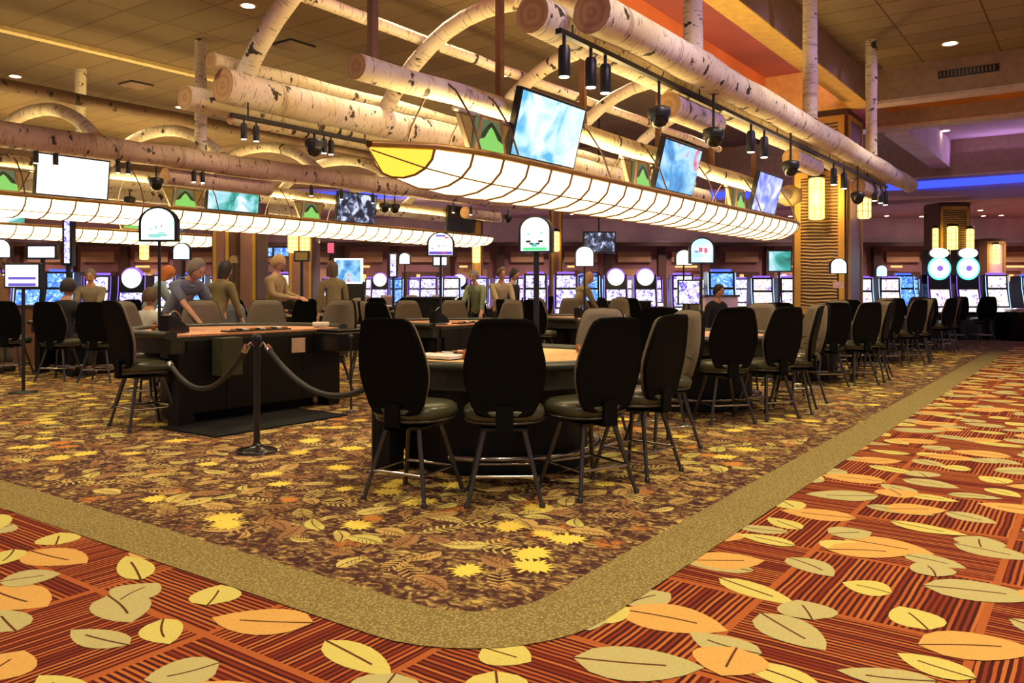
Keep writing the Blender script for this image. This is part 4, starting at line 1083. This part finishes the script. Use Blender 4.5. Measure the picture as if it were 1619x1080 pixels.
sign(697, 10.6, 405, .355, .31, 'sign_white', 'arched sign with violet and red bands above the middle salmon table', .80, 0,
     [(0, .13, .84, .13, 'em_violet'), (.12, .14, .2, .06, 'em_red'), (-.10, .42, .03, .12, 'ink'), (-.02, .42, .03, .12, 'ink'), (.12, .43, .12, .04, 'scr_violet'), (0, .84, .35, .08, 'em_violet'), (.22, .76, .16, .08, 'em_red'), (-.30, .32, .06, .05, 'ink')])
sign(848, 8.1, 400, .33, .365, 'sign_mint', 'tall arched sign with mint face on a thick pole behind the nearest table', 0, R(-14),
     [(-.02, .20, .16, .09, 'em_teal'), (-.20, .30, .14, .06, 'ink'), (.17, .30, .14, .06, 'ink'), (-.1, .24, .12, .05, 'ink'), (.08, .24, .12, .05, 'ink'), (0, .10, .7, .08, 'em_green'), (-.2, .5, .06, .04, 'em_teal'), (.2, .52, .10, .03, 'em_teal')], .13, .028)
sign(924, 12.9, 422, .31, .33, 'sign_white', 'plain white glowing arched sign in the middle distance', .77)
sign(1109, 10.0, 417, .31, .32, 'sign_blue', 'pale blue arched sign with red print over the second aisle table', .77, 0,
     [(-.06, .52, .14, .16, 'em_red'), (.14, .50, .12, .18, 'em_red'), (-.22, .45, .14, .05, 'em_violet'), (0, .2, .5, .05, 'scr_glare')])
sign(1325, 15.6, 433, .33, .30, 'sign_white', 'small white arched sign in front of the gold column', .77)
q = at(1326, 15.58); tag(obj('pole_notice', MB().box((-.1, -.01, -.06), (.1, .01, .06)).xform(Matrix.Translation((q.x, q.y-.03, 1.34)) @ Matrix.Rotation(HEAD, 4, 'Z')), 'paper'), 'pink paper notice on the pole below the small white arched sign', 'sign')
sign(1393, 18.4, 438, .27, .27, 'sign_blue', 'tiny pale arched sign right of the gold column', .77)
sign(640, 15.5, 418, .22, .22, 'sign_mint', 'small mint arched sign left of the violet-banded one', .77)
sign(1081, 13.8, 420, .30, .27, 'sign_mint', 'greenish arched sign half behind the pale blue one', .77)
sign(2, 14.6, 408, .40, .34, 'sign_white', 'white arched sign cut by the left picture edge')
sign(288, 16.2, 411, .36, .34, 'sign_mint', 'mint arched sign behind the grey-shirted man', .77)
sign(370, 17, 417, .20, .18, 'amber_glass', 'small orange round-topped sign before the brown column', 1.0)

# display screens standing on posts
def stand_screen(u, d, v, w_, h_, m, label, rot=0, name='display_screen'):
    q = at(u, d); z = H0+(458-v)*d/1300
    t = thing(name, (q.x, q.y, 0), HEAD+rot, label, 'screen')
    obj('bezel', MB().box((-w_/2, -.03, z-h_/2), (w_/2, .03, z+h_/2)), 'black_gloss', t, .004)
    obj('picture', MB().box((-w_/2+.02, -.035, z-h_/2+.02), (w_/2-.02, -.029, z+h_/2-.02)), m, t)
    obj('post', MB().cyl((0, 0, .01), (0, 0, z-h_/2), .02, 10), 'black', t)
    obj('foot', MB().lathe([(.16, .005), (.16, .02), (.03, .04)], 20), 'black', t)
    return t
stand_screen(1232, 13.6, 413, .40, .36, 'scr_teal', 'square green-lit display on a post left of the gold column')
t = stand_screen(37, 9.9, 436, .43, .30, 'scr_glare', 'white computer monitor with blue bars at the left edge')
for k, (mz, mh) in enumerate(((436+2, .03), (436+12, .035))):
    z = H0+(458-mz)*9.9/1300; obj('blue_bar', MB().box((-.16, -.038, z-mh), (.17, -.036, z)), 'em_violet', t)
stand_screen(1089, 13.2, 462, .36, .40, 'scr_slot', 'patterned white display right of the middle, below the blue sign')
# dark screen hanging over the distant floor
q = at(948, 17.5); t = thing('television', (q.x, q.y, H0+(458-383)*17.5/1300), HEAD+.2, 'dark hanging television above the plain white arched sign', 'television')
obj('case', MB().box((-.36, 0, -.23), (.36, .06, .23)), 'black_gloss', t); obj('screen', MB().box((-.33, -.006, -.2), (.33, 0, .2)), 'scr_dark', t); obj('drop_pole', MB().cyl((0, .05, .2), (0, .05, 4.9-H0-1.0), .02, 8), 'black', t)
# ------------------------------------------------------------------ slot machines
def make_slot(kind):
    t = thing('slot_machine', (0, 0, 0), 0, None, 'slot machine')
    w_ = .60; hw = w_/2
    def side(P, x0, x1, m, nm, par=t, bev=0):
        b = MB(); n_ = len(P); vs = [(x0, p[0], p[1]) for p in P] + [(x1, p[0], p[1]) for p in P]
        b.add(vs, [tuple(range(n_))[::-1], tuple(range(n_, 2*n_))] + [(i, (i+1) % n_, n_+(i+1) % n_, n_+i) for i in range(n_)]); return obj(nm, b, m, par, bev)
    side([(.35, 0), (-.25, 0), (-.25, .62), (-.32, .70), (-.22, .78), (-.12, 1.28), (-.10, 1.62), (.28, 1.62), (.35, .8)], -hw+.02, hw-.02, 'black_gloss', 'cabinet')
    side([(-.335, .70), (-.32, .72), (-.225, .80), (-.21, .77)], -hw+.04, hw-.04, 'scr_slot_warm' if kind != 'blue' else 'scr_slot_blue', 'button_deck')
    ms = {'white': 'scr_slot', 'warm': 'scr_slot_warm', 'blue': 'scr_slot_blue', 'round': 'scr_slot', 'wheel': 'scr_slot_warm'}[kind]
    side([(-.229, .84), (-.129, 1.25), (-.12, 1.25), (-.22, .84)], -hw+.07, hw-.07, ms, 'main_screen')
    if kind in ('white', 'warm', 'blue'):
        obj('top_screen', MB().box((-hw+.08, -.125, 1.30), (hw-.08, -.10, 1.58)), ms, t)
        obj('topper', MB().box((-hw+.1, -.1, 1.62), (hw-.1, .05, 1.67)), 'neon_purple' if kind != 'blue' else 'neon_blue', t)
    elif kind == 'round':
        obj('top_screen', MB().lathe([(.02, -.02), (.20, -.02), (.20, .02)], 24).xform(Matrix.Translation((0, -.11, 1.55)) @ Matrix.Rotation(PI/2, 4, 'X')), 'sign_white', t)
        obj('topper', MB().lathe([(.235, -.03), (.235, .05), (.2, .06)], 24).xform(Matrix.Translation((0, -.05, 1.55)) @ Matrix.Rotation(PI/2, 4, 'X')), 'neon_purple', t)
    else:
        obj('wheel', MB().lathe([(.02, .03), (.24, .02), (.24, -.02)], 28).xform(Matrix.Translation((0, -.12, 1.78)) @ Matrix.Rotation(PI/2, 4, 'X')), 'sign_mint', t)
        obj('wheel_hub', MB().lathe([(.02, .05), (.07, .04), (.07, 0)], 20).xform(Matrix.Translation((0, -.13, 1.78)) @ Matrix.Rotation(PI/2, 4, 'X')), 'neon_purple', t)
        obj('wheel_rim', MB().tube([(.27*math.cos(2*PI*k/28), -.12, 1.78+.27*math.sin(2*PI*k/28)) for k in range(28)], .022, 6, closed=True), 'neon_teal', t)
        obj('wheel_housing', MB().box((-hw+.02, -.09, 1.4), (hw-.02, .2, 2.25)), 'black_gloss', t)
        obj('topper', MB().lathe([(.02, .03), (.20, .02), (.20, -.02)], 24, sx=1.15, sy=.62).xform(Matrix.Translation((0, -.12, 2.16)) @ Matrix.Rotation(PI/2, 4, 'X')), 'sign_white', t)
    nm = 'neon_purple' if kind in ('white', 'round', 'wheel') else 'neon_ice'
    for sg in (-1, 1):
        obj('neon_edge', MB().tube([(sg*(hw-.02), -.25, .62), (sg*(hw-.02), -.22, .80), (sg*(hw-.02), -.12, 1.28), (sg*(hw-.02), -.10, 1.60)], .010, 6), nm, t)
    return t
SL = {}; SK = {'white': 'white-screened slot machine', 'warm': 'pink-and-cream slot machine', 'blue': 'blue-glowing slot machine', 'round': 'slot machine with glowing round top', 'wheel': 'tall slot machine with mint-lit wheel'}
def slot(kind, u, d, rot, where, group, s_=1.0):
    q = at(u, d); lb = ('%s %s' % (SK[kind], where)).replace('left of the plain white sign', 'left of the plain sign')
    if kind not in SL:
        o = make_slot(kind); SL[kind] = o; o.location = (q.x, q.y, 0); o.rotation_euler = (0, 0, HEAD+rot); o['label'] = lb; o['group'] = group; o.scale = (s_,)*3; return o
    return dup(SL[kind], (q.x, q.y, 0), HEAD+rot, lb, group, scale=s_)
rs = random.Random(21)
def bank(u0, u1, n_, d, kinds, where, rot=0, s_=1.0):
    sp = .72*s_*(1 + .25*abs(math.sin(rot))); n_ = max(1, int((u1-u0)/1300*d/sp+.15)+1)
    for i in range(n_):
        u = (u0+u1)/2 + (i-(n_-1)/2)*sp/d*1300
        slot(kinds[i % len(kinds)], u, d, rot, '%s, %s from left' % (where, ORD[i]), 'slot machines ' + where, s_)
bank(154, 216, 3, 16.5, ['white', 'round', 'white'], 'behind the grey-haired dealer', 0, .95)
slot('blue', 97, 17.0, .1, 'with blue neon, right of the computer monitor', 'slot machines at far left')
slot('blue', 48, 17.8, .2, 'just behind the computer monitor', 'slot machines at far left')
slot('white', -1, 17.8, .2, 'at the far left behind the computer monitor', 'slot machines at far left')
bank(252, 318, 3, 20.3, ['white', 'blue', 'white'], 'behind the grey-shirted man', 0, 1.0)
bank(412, 448, 4, 23.3, ['white', 'warm', 'blue', 'white'], 'left of the big blue screen', 0, 1.05)
bank(588, 615, 2, 25.8, ['round', 'round'], 'just right of the big blue screen')
bank(676, 716, 5, 25.7, ['white', 'warm', 'white', 'blue', 'white'], 'beyond the violet-banded sign')
bank(756, 832, 5, 25.5, ['white', 'white', 'warm', 'white', 'white'], 'behind the olive-shirted couple')
bank(838, 903, 4, 19.4, ['white', 'white', 'warm', 'white'], 'left of the plain white sign')
bank(915, 945, 2, 21, ['blue', 'white'], 'behind the plain white sign')
bank(974, 1018, 3, 20.2, ['round', 'round', 'blue'], 'right of the plain white sign')
bank(1060, 1096, 2, 20.5, ['white', 'white'], 'left of the pale blue sign')
bank(1128, 1150, 1, 17, ['blue'], 'right of the pale blue sign')
bank(1205, 1246, 2, 20, ['warm', 'warm'], 'left of the gold column', 0, .95)
bank(1362, 1402, 2, 20.5, ['warm', 'warm'], 'right of the gold column', 0, .95)
bank(1426, 1426, 1, 21, ['blue'], 'between the gold column and wheel machines', .3)
bank(1484, 1524, 2, 20.6, ['wheel', 'wheel'], 'in the island at right')
slot('warm', 1572, 20.6, 0, 'at the right end of the wheel island', 'slot machines in the island at right')
slot('blue', 1624, 22.5, .2, 'cut by the right picture edge', 'slot machines at the right edge')
bank(520, 1240, 16, 27.5, ['white', 'round', 'warm', 'blue', 'white'], 'in the farthest bank', 0, 1.0)
bank(120, 440, 8, 26, ['white', 'blue', 'warm', 'round'], 'in the far bank at left', 0, 1.0)
bank(1255, 1450, 5, 27.5, ['white', 'warm', 'blue'], 'in the far bank behind the gold column', 0, 1.0)
def box_sign(u0, u1, v0, v1, d, m, label, name='lit_sign', frame_m='black_gloss'):
    l = (u1-u0)/1300*d; h_ = (v1-v0)/1300*d; q = at((u0+u1)/2, d); z = H0+(458-(v0+v1)/2)*d/1300
    t = thing(name, (q.x, q.y, z), HEAD, label, 'sign')
    obj('case', MB().box((-l/2-.04, 0, -h_/2-.04), (l/2+.04, .12, h_/2+.04)), frame_m, t); obj('lit_face', MB().box((-l/2, -.01, -h_/2), (l/2, 0, h_/2)), m, t)
    return t
def standing(t, d, v1, m='black', hw=.03):
    zb = H0+(458-v1)*d/1300; obj('stand', MB().box((-hw, .02, -t.location.z), (hw, .08, zb-t.location.z)), m, t)
standing(box_sign(45, 86, 390, 407, 16, 'sign_white', 'wide white glowing sign above the computer monitor'), 16, 407)
standing(box_sign(531, 570, 411, 446, 20, 'scr_blue', 'large blue and white video screen with white frame', 'video_wall', 'sign_white'), 20, 446, 'black', .4)
standing(box_sign(686, 706, 407, 419, 21, 'sign_white', 'small white lit panel just below the violet-banded sign'), 21, 419)
standing(box_sign(102, 110, 335, 416, 13.5, 'scr_slot', 'tall narrow violet-lit banner at left'), 13.5, 416)
standing(box_sign(617, 626, 402, 437, 20, 'scr_slot', 'tall narrow white and black banner left of the small mint sign'), 20, 437)
standing(box_sign(467, 486, 399, 411, 19, 'amber_glass', 'small orange and red lit sign before the two lanterns'), 19, 411)
standing(box_sign(406, 430, 392, 405, 24.6, 'scr_slot_blue', 'left blue-lit picture panel above the far machines'), 24.6, 405)
standing(box_sign(434, 456, 392, 405, 24.6, 'scr_slot_blue', 'right blue-lit picture panel above the far machines'), 24.6, 405)
standing(box_sign(518, 528, 384, 400, 23, 'em_red', 'small red framed picture in the far distance'), 23, 400)
# stools by the wheel island
for i, u in enumerate((1508, 1552)):
    q = at(u, 19.6); stool(q.x, q.y, HEAD, 'black stool %s in front of the wheel machine island' % ('on the left' if i == 0 else 'on the right'), 'stools at the wheel island', 1.0)
q = at(1611, 20.1); t = thing('waste_bin', (q.x, q.y, 0), HEAD, 'black waste bin with silver top at the right edge', 'bin')
obj('body', MB().lathe([(.24, 0), (.26, .02), (.30, .70)], 24), 'black_gloss', t); obj('lid', MB().lathe([(.31, .70), (.32, .74), (.28, .78), (.05, .80)], 24), 'chrome', t)
# cabinet / counters in the pit
def counter(u, d, w_, h_, dep, label, m='black_lam'):
    q = at(u, d); t = thing('pit_counter', (q.x, q.y, 0), HEAD, label, 'counter')
    obj('body', MB().box((-w_/2, -dep/2, 0), (w_/2, dep/2, h_-.03)), m, t); obj('worktop', MB().box((-w_/2-.03, -dep/2-.03, h_-.03), (w_/2+.03, dep/2+.03, h_)), 'steel', t)
counter(975, 18.9, 1.5, 1.0, .5, 'dark pit counter with steel top beyond the plain white sign')
counter(680, 15.2, .9, 1.12, .4, 'dark pit counter behind the violet-banded sign pole')
counter(30, 13.6, 1.3, 1.0, .5, 'brown pit counter behind the computer monitor', 'wood')
counter(1136, 15.6, .6, 1.15, .5, 'purple-lit cabinet right of the pale blue sign', 'plaster_mauve')

q = at(458, 17.4); stool(q.x, q.y, HEAD+PI-.3, 'black stool under the seated black-clad person right of the tan-jacketed man', 'stools under distant seated people')
q = at(231, 10.2)
# ------------------------------------------------------------------ people
def skin_mesh(nodes, edges, root, sub=1):
    "nodes: list of (xyz, radius)"
    me = bpy.data.meshes.new('sk'); me.from_pydata([tuple(p) for p, r in nodes], edges, [])
    o = bpy.data.objects.new('sk', me); col.objects.link(o)
    md = o.modifiers.new('skin', 'SKIN'); md.use_smooth_shade = True
    for i, (p, r) in enumerate(nodes):
        sv = me.skin_vertices[0].data[i]; rr = r if isinstance(r, tuple) else (r, r); sv.radius = rr; sv.use_root = (i == root)
    ss = o.modifiers.new('sub', 'SUBSURF'); ss.levels = sub; ss.render_levels = sub
    dg = bpy.context.evaluated_depsgraph_get(); dg.update(); ev = o.evaluated_get(dg); m2 = ev.to_mesh()
    V = [tuple(v.co) for v in m2.vertices]; Fc = [tuple(p.vertices) for p in m2.polygons]; ev.to_mesh_clear()
    bpy.data.objects.remove(o); bpy.data.meshes.remove(me)
    return V, Fc
SKIN = M('skin', (.62, .33, .20), .5, var=.06); SKIN2 = M('skin_tanned', (.46, .24, .14), .5, var=.06); LIP = M('lips', (.42, .13, .10), .5); EYE = M('eye_dark', (.03, .02, .015), .3)
clothes = {'dark': M('dark_cloth', (.012, .013, .014), .85, scale=20), 'grey': M('grey_shirt', (.16, .18, .22), .85, scale=20), 'taupe': M('taupe_jacket', (.30, .26, .17), .85, scale=20),
           'olive': M('olive_brown_jacket', (.20, .15, .06), .85, scale=20), 'tanj': M('tan_jacket', (.34, .24, .10), .85, scale=20), 'lblue': M('light_blue_shirt', (.30, .42, .48), .85, scale=20),
           'khaki': M('khaki_shirt', (.36, .28, .14), .85, scale=20), 'greeny': M('green_grey_shirt', (.22, .26, .14), .85, scale=20), 'white': M('white_collar_shirt', (.6, .58, .52), .85, scale=20),
           'slate': M('slate_trousers', (.09, .09, .085), .85, scale=20), 'brown': M('brown_sweater', (.22, .12, .06), .85)}
hairs = {'grey': M('grey_hair', (.20, .17, .13), .7, scale=60), 'dark': M('dark_hair', (.022, .014, .01), .6, scale=60), 'red': M('red_hair', (.52, .16, .03), .6, scale=60), 'blond': M('blond_hair', (.50, .30, .10), .6, scale=60), 'brown': M('brown_hair', (.10, .05, .025), .6, scale=60)}
def person(u, d, face, label, shirt='grey', pants='slate', hair='dark', lean=8, seated=False, hgt=1.72, armL=None, armR=None, long_hair=False, head_down=15, skin=SKIN, sleeves=True, z0=0, short=False, x=None, y=None, curly=False):
    """face: heading of the body about z relative to facing the camera (0 = faces the camera).  Local frame: body faces -Y."""
    q = at(u, d); t = None
    k = hgt/1.72; la = R(lean)
    pz = .56 if seated else .93
    pel = Vector((0, 0, pz))
    def up(h, fwd=0.0, x_=0.0):        # point h above the pelvis along the leaning spine
        return pel + Vector((x_, -math.sin(la)*h - math.cos(la)*fwd, math.cos(la)*h - math.sin(la)*fwd))
    chest = up(.34); neck = up(.50); hd = up(.60) + Vector((0, -.02, 0)); hc = up(.685, .03*math.sin(R(head_down))+.02)
    N = [(pel, (.115, .085)), (up(.16), (.105, .08)), (chest, (.13, .088)), (up(.43), (.075, .06)), (neck, .066), (hd, .062)]
    E = [(0, 1), (1, 2), (2, 3), (3, 4), (4, 5)]
    arms = []; hands = {}
    for sg, tgt in ((-1, armL), (1, armR)):
        sh = up(.43, 0, sg*.185)
        if tgt is None: tgt = (sg*.25, -.06, pz-.12)
        wr = Vector(tgt); mid = (sh+wr)/2; dl = (wr-sh).length; lim = .27
        off = math.sqrt(max(.002, lim*lim-(dl/2)**2)) if dl < 2*lim else .02
        if dl > 2*lim: wr = sh + (wr-sh)*(2*lim*.995/dl); mid = (sh+wr)/2
        el = mid + Vector((sg*off*.45, off*.55, -off*.55))
        arms.append((sg, sh, el, wr))
        i0 = len(N); N += [(sh, .050), (el, .040), (wr, .027)]; E += [(3, i0), (i0, i0+1), (i0+1, i0+2)]
        dr = (wr-el).normalized(); sd = dr.cross(Vector((0, 0, 1))); sd = sd.normalized() if sd.length > .1 else Vector((1, 0, 0)); nrm = sd.cross(dr)
        pm = wr + dr*.06; N.append((pm, (.034, .018))); ip = len(N)-1; E.append((i0+2, ip)); hands[sg] = pm
        for f_ in range(4):
            o1 = pm + dr*.05 + sd*(f_-1.5)*.020; o2 = o1 + dr*(.035+.008*(f_ in (1, 2))) - nrm*.012*(1 if nrm.z > 0 else -1); o3 = o2 + dr*.018 - nrm*.018*(1 if nrm.z > 0 else -1)
            j = len(N); N += [(o1, .0095), (o2, .0085), (o3, .0075)]; E += [(ip, j), (j, j+1), (j+1, j+2)]
        j = len(N); th0 = wr + dr*.03 - sd*sg*.03; th1 = th0 + dr*.035 - sd*sg*.02; N += [(th0, .012), (th1, .0095)]; E += [(ip, j), (j, j+1)]
    legs = []
    for sg in (-1, 1):
        hp = pel + Vector((sg*.09, 0, -.06))
        if seated: kn = pel + Vector((sg*.12, -.43, .02)); an = Vector((kn.x, kn.y-.02+.06, .10)); 
        else: kn = Vector((sg*.11, -.03, .50)); an = Vector((sg*.12, .03, .09))
        toe = an + Vector((sg*.02, -.16, -.055))
        i0 = len(N); N += [(hp, .088), (kn, .058), (an, .038), (toe, .03)]; E += [(0, i0), (i0, i0+1), (i0+1, i0+2), (i0+2, i0+3)]; legs.append((sg, hp, kn, an, toe))
    V, Fc = skin_mesh(N, E, 0, 1)
    b = MB().add(V, Fc, 0, None, True)
    # head: egg-shaped with jaw, nose, ears, eyes, mouth, in one mesh with the body
    hm = Matrix.Translation(hc) @ Matrix.Rotation(R(head_down), 4, 'X')
    def H_(p): return hm @ Vector(p)
    hb = MB(); rows = []
    for i in range(13):
        ph = -PI/2 + PI*i/12; z = .125*math.sin(ph); rr = math.cos(ph)
        row = []
        for j in range(18):
            a = 2*PI*j/18; xx = .077*rr*math.cos(a); yy = .098*rr*math.sin(a)
            if z < 0: xx *= 1-.28*(-z/.125)**1.4; yy = yy*(1-.30*(-z/.125)) - .014*(-z/.125)
            row.append((xx, yy, z))
        rows.append(row)
    loft(hb, rows)
    hb.lathe([(.016, -.018), (.010, 0), (.005, .022)], 8, 0, (0, -.100, -.012), sy=1.25)
    for sg in (-1, 1):
        hb.lathe([(.004, -.028), (.012, -.018), (.014, .006), (.012, .024), (.004, .030)], 8, 0, (sg*.078, .004, -.004), sx=.6, sy=1.3)
        hb.lathe([(.003, -.007), (.012, 0), (.003, .007)], 8, 1, (sg*.030, -.089, .016), sy=.6)
        hb.lathe([(.003, -.004), (.018, 0), (.003, .004)], 8, 3, (sg*.030, -.091, .036), sy=.5)
    hb.lathe([(.004, -.007), (.024, 0), (.004, .006)], 10, 2, (0, -.082, -.058), sy=.45)
    hb.xform(hm)
    o0 = len(b.v); b.v += hb.v; b.f += [[i+o0 for i in f] for f in hb.f]; b.m += hb.m; b.uv += hb.uv; b.sm += hb.sm
    body = obj('person', b, [skin, EYE, LIP, hairs[hair]]); tag(body, label, 'person')
    body.location = (q.x, q.y, z0); body.rotation_euler = (0, 0, HEAD + R(face)); body.scale = (k,)*3
    # clothing shells
    N = [(pel + Vector((0, 0, -.13)), (.158, .128)), (pel + Vector((0, 0, .0)), (.160, .130)), (up(.16), (.150, .120)), (chest, (.172, .124)), (up(.44), (.125, .098)), (up(.52), (.075, .07))]; E = [(0, 1), (1, 2), (2, 3), (3, 4), (4, 5)]
    for sg, sh, el, wr in arms:
        i0 = len(N)
        if sleeves: N += [(sh, .078), (el, .058), (wr.lerp(el, .08), .044)]; E += [(4, i0), (i0, i0+1), (i0+1, i0+2)]
        else: N += [(sh, .078), (el.lerp(sh, .12), .064)]; E += [(4, i0), (i0, i0+1)]
    V, Fc = skin_mesh(N, E, 0, 1); obj('shirt', MB().add(V, Fc, 0, None, True), [clothes[shirt]], body)
    obj('collar', MB().tube([neck + Vector((.062*math.cos(2*PI*i/12), .058*math.sin(2*PI*i/12), -.045 + .012*math.sin(2*PI*i/12))) for i in range(12)], .016, 6, closed=True), [clothes[shirt]], body)
    N = [(pel + Vector((0, 0, .10)), (.140, .112)), (pel + Vector((0, 0, -.03)), (.152, .122))]; E = [(0, 1)]
    for sg, hp, kn, an, toe in legs:
        i0 = len(N); N += [(hp, .102), (kn, .074), (an + Vector((0, 0, .03)), .058)]; E += [(1, i0), (i0, i0+1), (i0+1, i0+2)]
    V, Fc = skin_mesh(N, E, 0, 1); obj('trousers', MB().add(V, Fc, 0, None, True), [clothes[pants]], body)
    for sg, hp, kn, an, toe in legs:
        sh_ = MB(); c = (an+toe)/2; L_ = [(-.05, .045), (.02, .05), (.10, .048), (.17, .036), (.20, .015)]
        rings = [[(an.x + w2*math.cos(a), an.y + .02 - yy, max(.0, an.z-.09 + .04 + .055*math.sin(a)*(1-.25*(yy > .1)))) for a in [2*PI*i/10 for i in range(10)]] for yy, w2 in L_]
        loft(sh_, rings); obj('shoe', sh_, 'black', body)
    h = MB(); rows = []
    zmin = -.055 if not long_hair else -.10
    for i in range(9):
        ph = -.62 + (PI/2+.62)*i/8; z = .136*math.sin(ph)+.006; rr = math.cos(ph); row = []
        if long_hair and i == 0: z -= .08
        for j in range(18):
            a = 2*PI*j/18; fr = max(0, -math.sin(a)); g = 1+.04*math.sin(a*7+i*2.3)+(.10 if curly else 0)*(1+.5*math.sin(a*5+i))
            yy = .116*rr*math.sin(a)+.016; xx = .097*rr*math.cos(a)
            zz = z + fr*max(0, .055 - z)*1.0
            if fr > .2 and z < .07: yy = yy*(.86)
            row.append((xx*g, yy*g, zz))
        rows.append(row)
    loft(h, rows); h.xform(hm); obj('hair', h, [hairs[hair]], body)
    return body
# heads / poses: face 0 looks at the camera, 180 shows the back, +90 looks to picture left
person(98, 11.42, 174, 'person in dark suit seated with back turned at the far-left table', 'dark', 'dark', 'dark', 10, True, 1.78, (-.2, -.40, .80), (.2, -.42, .80))
person(146, 13.6, 15, 'grey-haired person in taupe jacket standing behind the far-left table', 'taupe', 'dark', 'grey', 10, False, 1.58, (-.28, -.32, .85), (.10, -.34, .88))
person(234, 14.2, 120, 'red-haired person in light blue shirt bending over a distant table', 'lblue', 'slate', 'red', 26, False, 1.72, (-.15, -.5, .86), (.15, -.5, .86), True, 30, curly=True)
person(231, 10.2, 170, 'dark-haired seated person with white collar behind the roped-off table', 'white', 'dark', 'brown', 6, True, 1.60)
person(272, 9.9, 62, 'person in grey short-sleeved shirt leaning over the roped-off table', 'grey', 'dark', 'grey', 36, False, 1.74, (-.12, -.60, .86), (.22, -.56, .86), False, 30, sleeves=False)
person(343, 11.8, 150, 'person in olive-brown jacket and dark trousers standing turned away', 'olive', 'slate', 'dark', 12, False, 1.66, (-.26, -.26, .82), (.22, -.32, .84), True)
person(371, 14.0, -20, 'person in slate shirt with cards, beside the olive-jacketed one', 'grey', 'slate', 'brown', 12, True, 1.7)
person(432, 12.6, 78, 'balding person in tan jacket reading something held in both hands', 'tanj', 'tanj', 'blond', 5, False, 1.76, (-.10, -.36, 1.10), (.10, -.38, 1.10), False, 28)
person(458, 17.4, -20, 'dark-haired seated person in black at right of the tan-jacketed one', 'dark', 'dark', 'dark', 14, True, 1.72, (-.18, -.4, .82), (.18, -.4, .82))
person(528, 14.0, -150, 'person in olive top seen from behind, right of centre-left', 'olive', 'dark', 'brown', 6, False, 1.72, None, None, True)
person(756, 16.0, -30, 'grey-haired person in green-grey shirt dealing at a distant table', 'greeny', 'dark', 'grey', 12, False, 1.62, (-.2, -.4, .85), (.3, -.36, .85))
person(790, 15.6, 20, 'person in khaki shirt standing right of the green-shirted dealer', 'khaki', 'dark', 'brown', 10, False, 1.66, (-.1, -.42, .85), (.2, -.4, .82))
person(806, 16.6, 60, 'person in dark top close behind the khaki-shirted one', 'dark', 'dark', 'dark', 8, False, 1.66)
person(910, 16.2, 110, 'person in khaki top bending forward beside the plain white sign', 'khaki', 'dark', 'blond', 24, False, 1.64, (-.2, -.45, .8), (.2, -.45, .8), True, 25)
person(3, 12.4, -95, 'person in brown sweater at the left picture edge', 'brown', 'wood' if False else 'slate', 'brown', 10, False, 1.76, (-.2, -.36, .95), (.2, -.36, .95))
person(855, 24.0, 160, 'person in dark clothes with back turned before the distant machines', 'dark', 'dark', 'dark', 5, False, 1.7)
person(1128, 14.9, 30, 'dark-clad seated person beside the patterned display', 'dark', 'dark', 'dark', 10, True, 1.7)
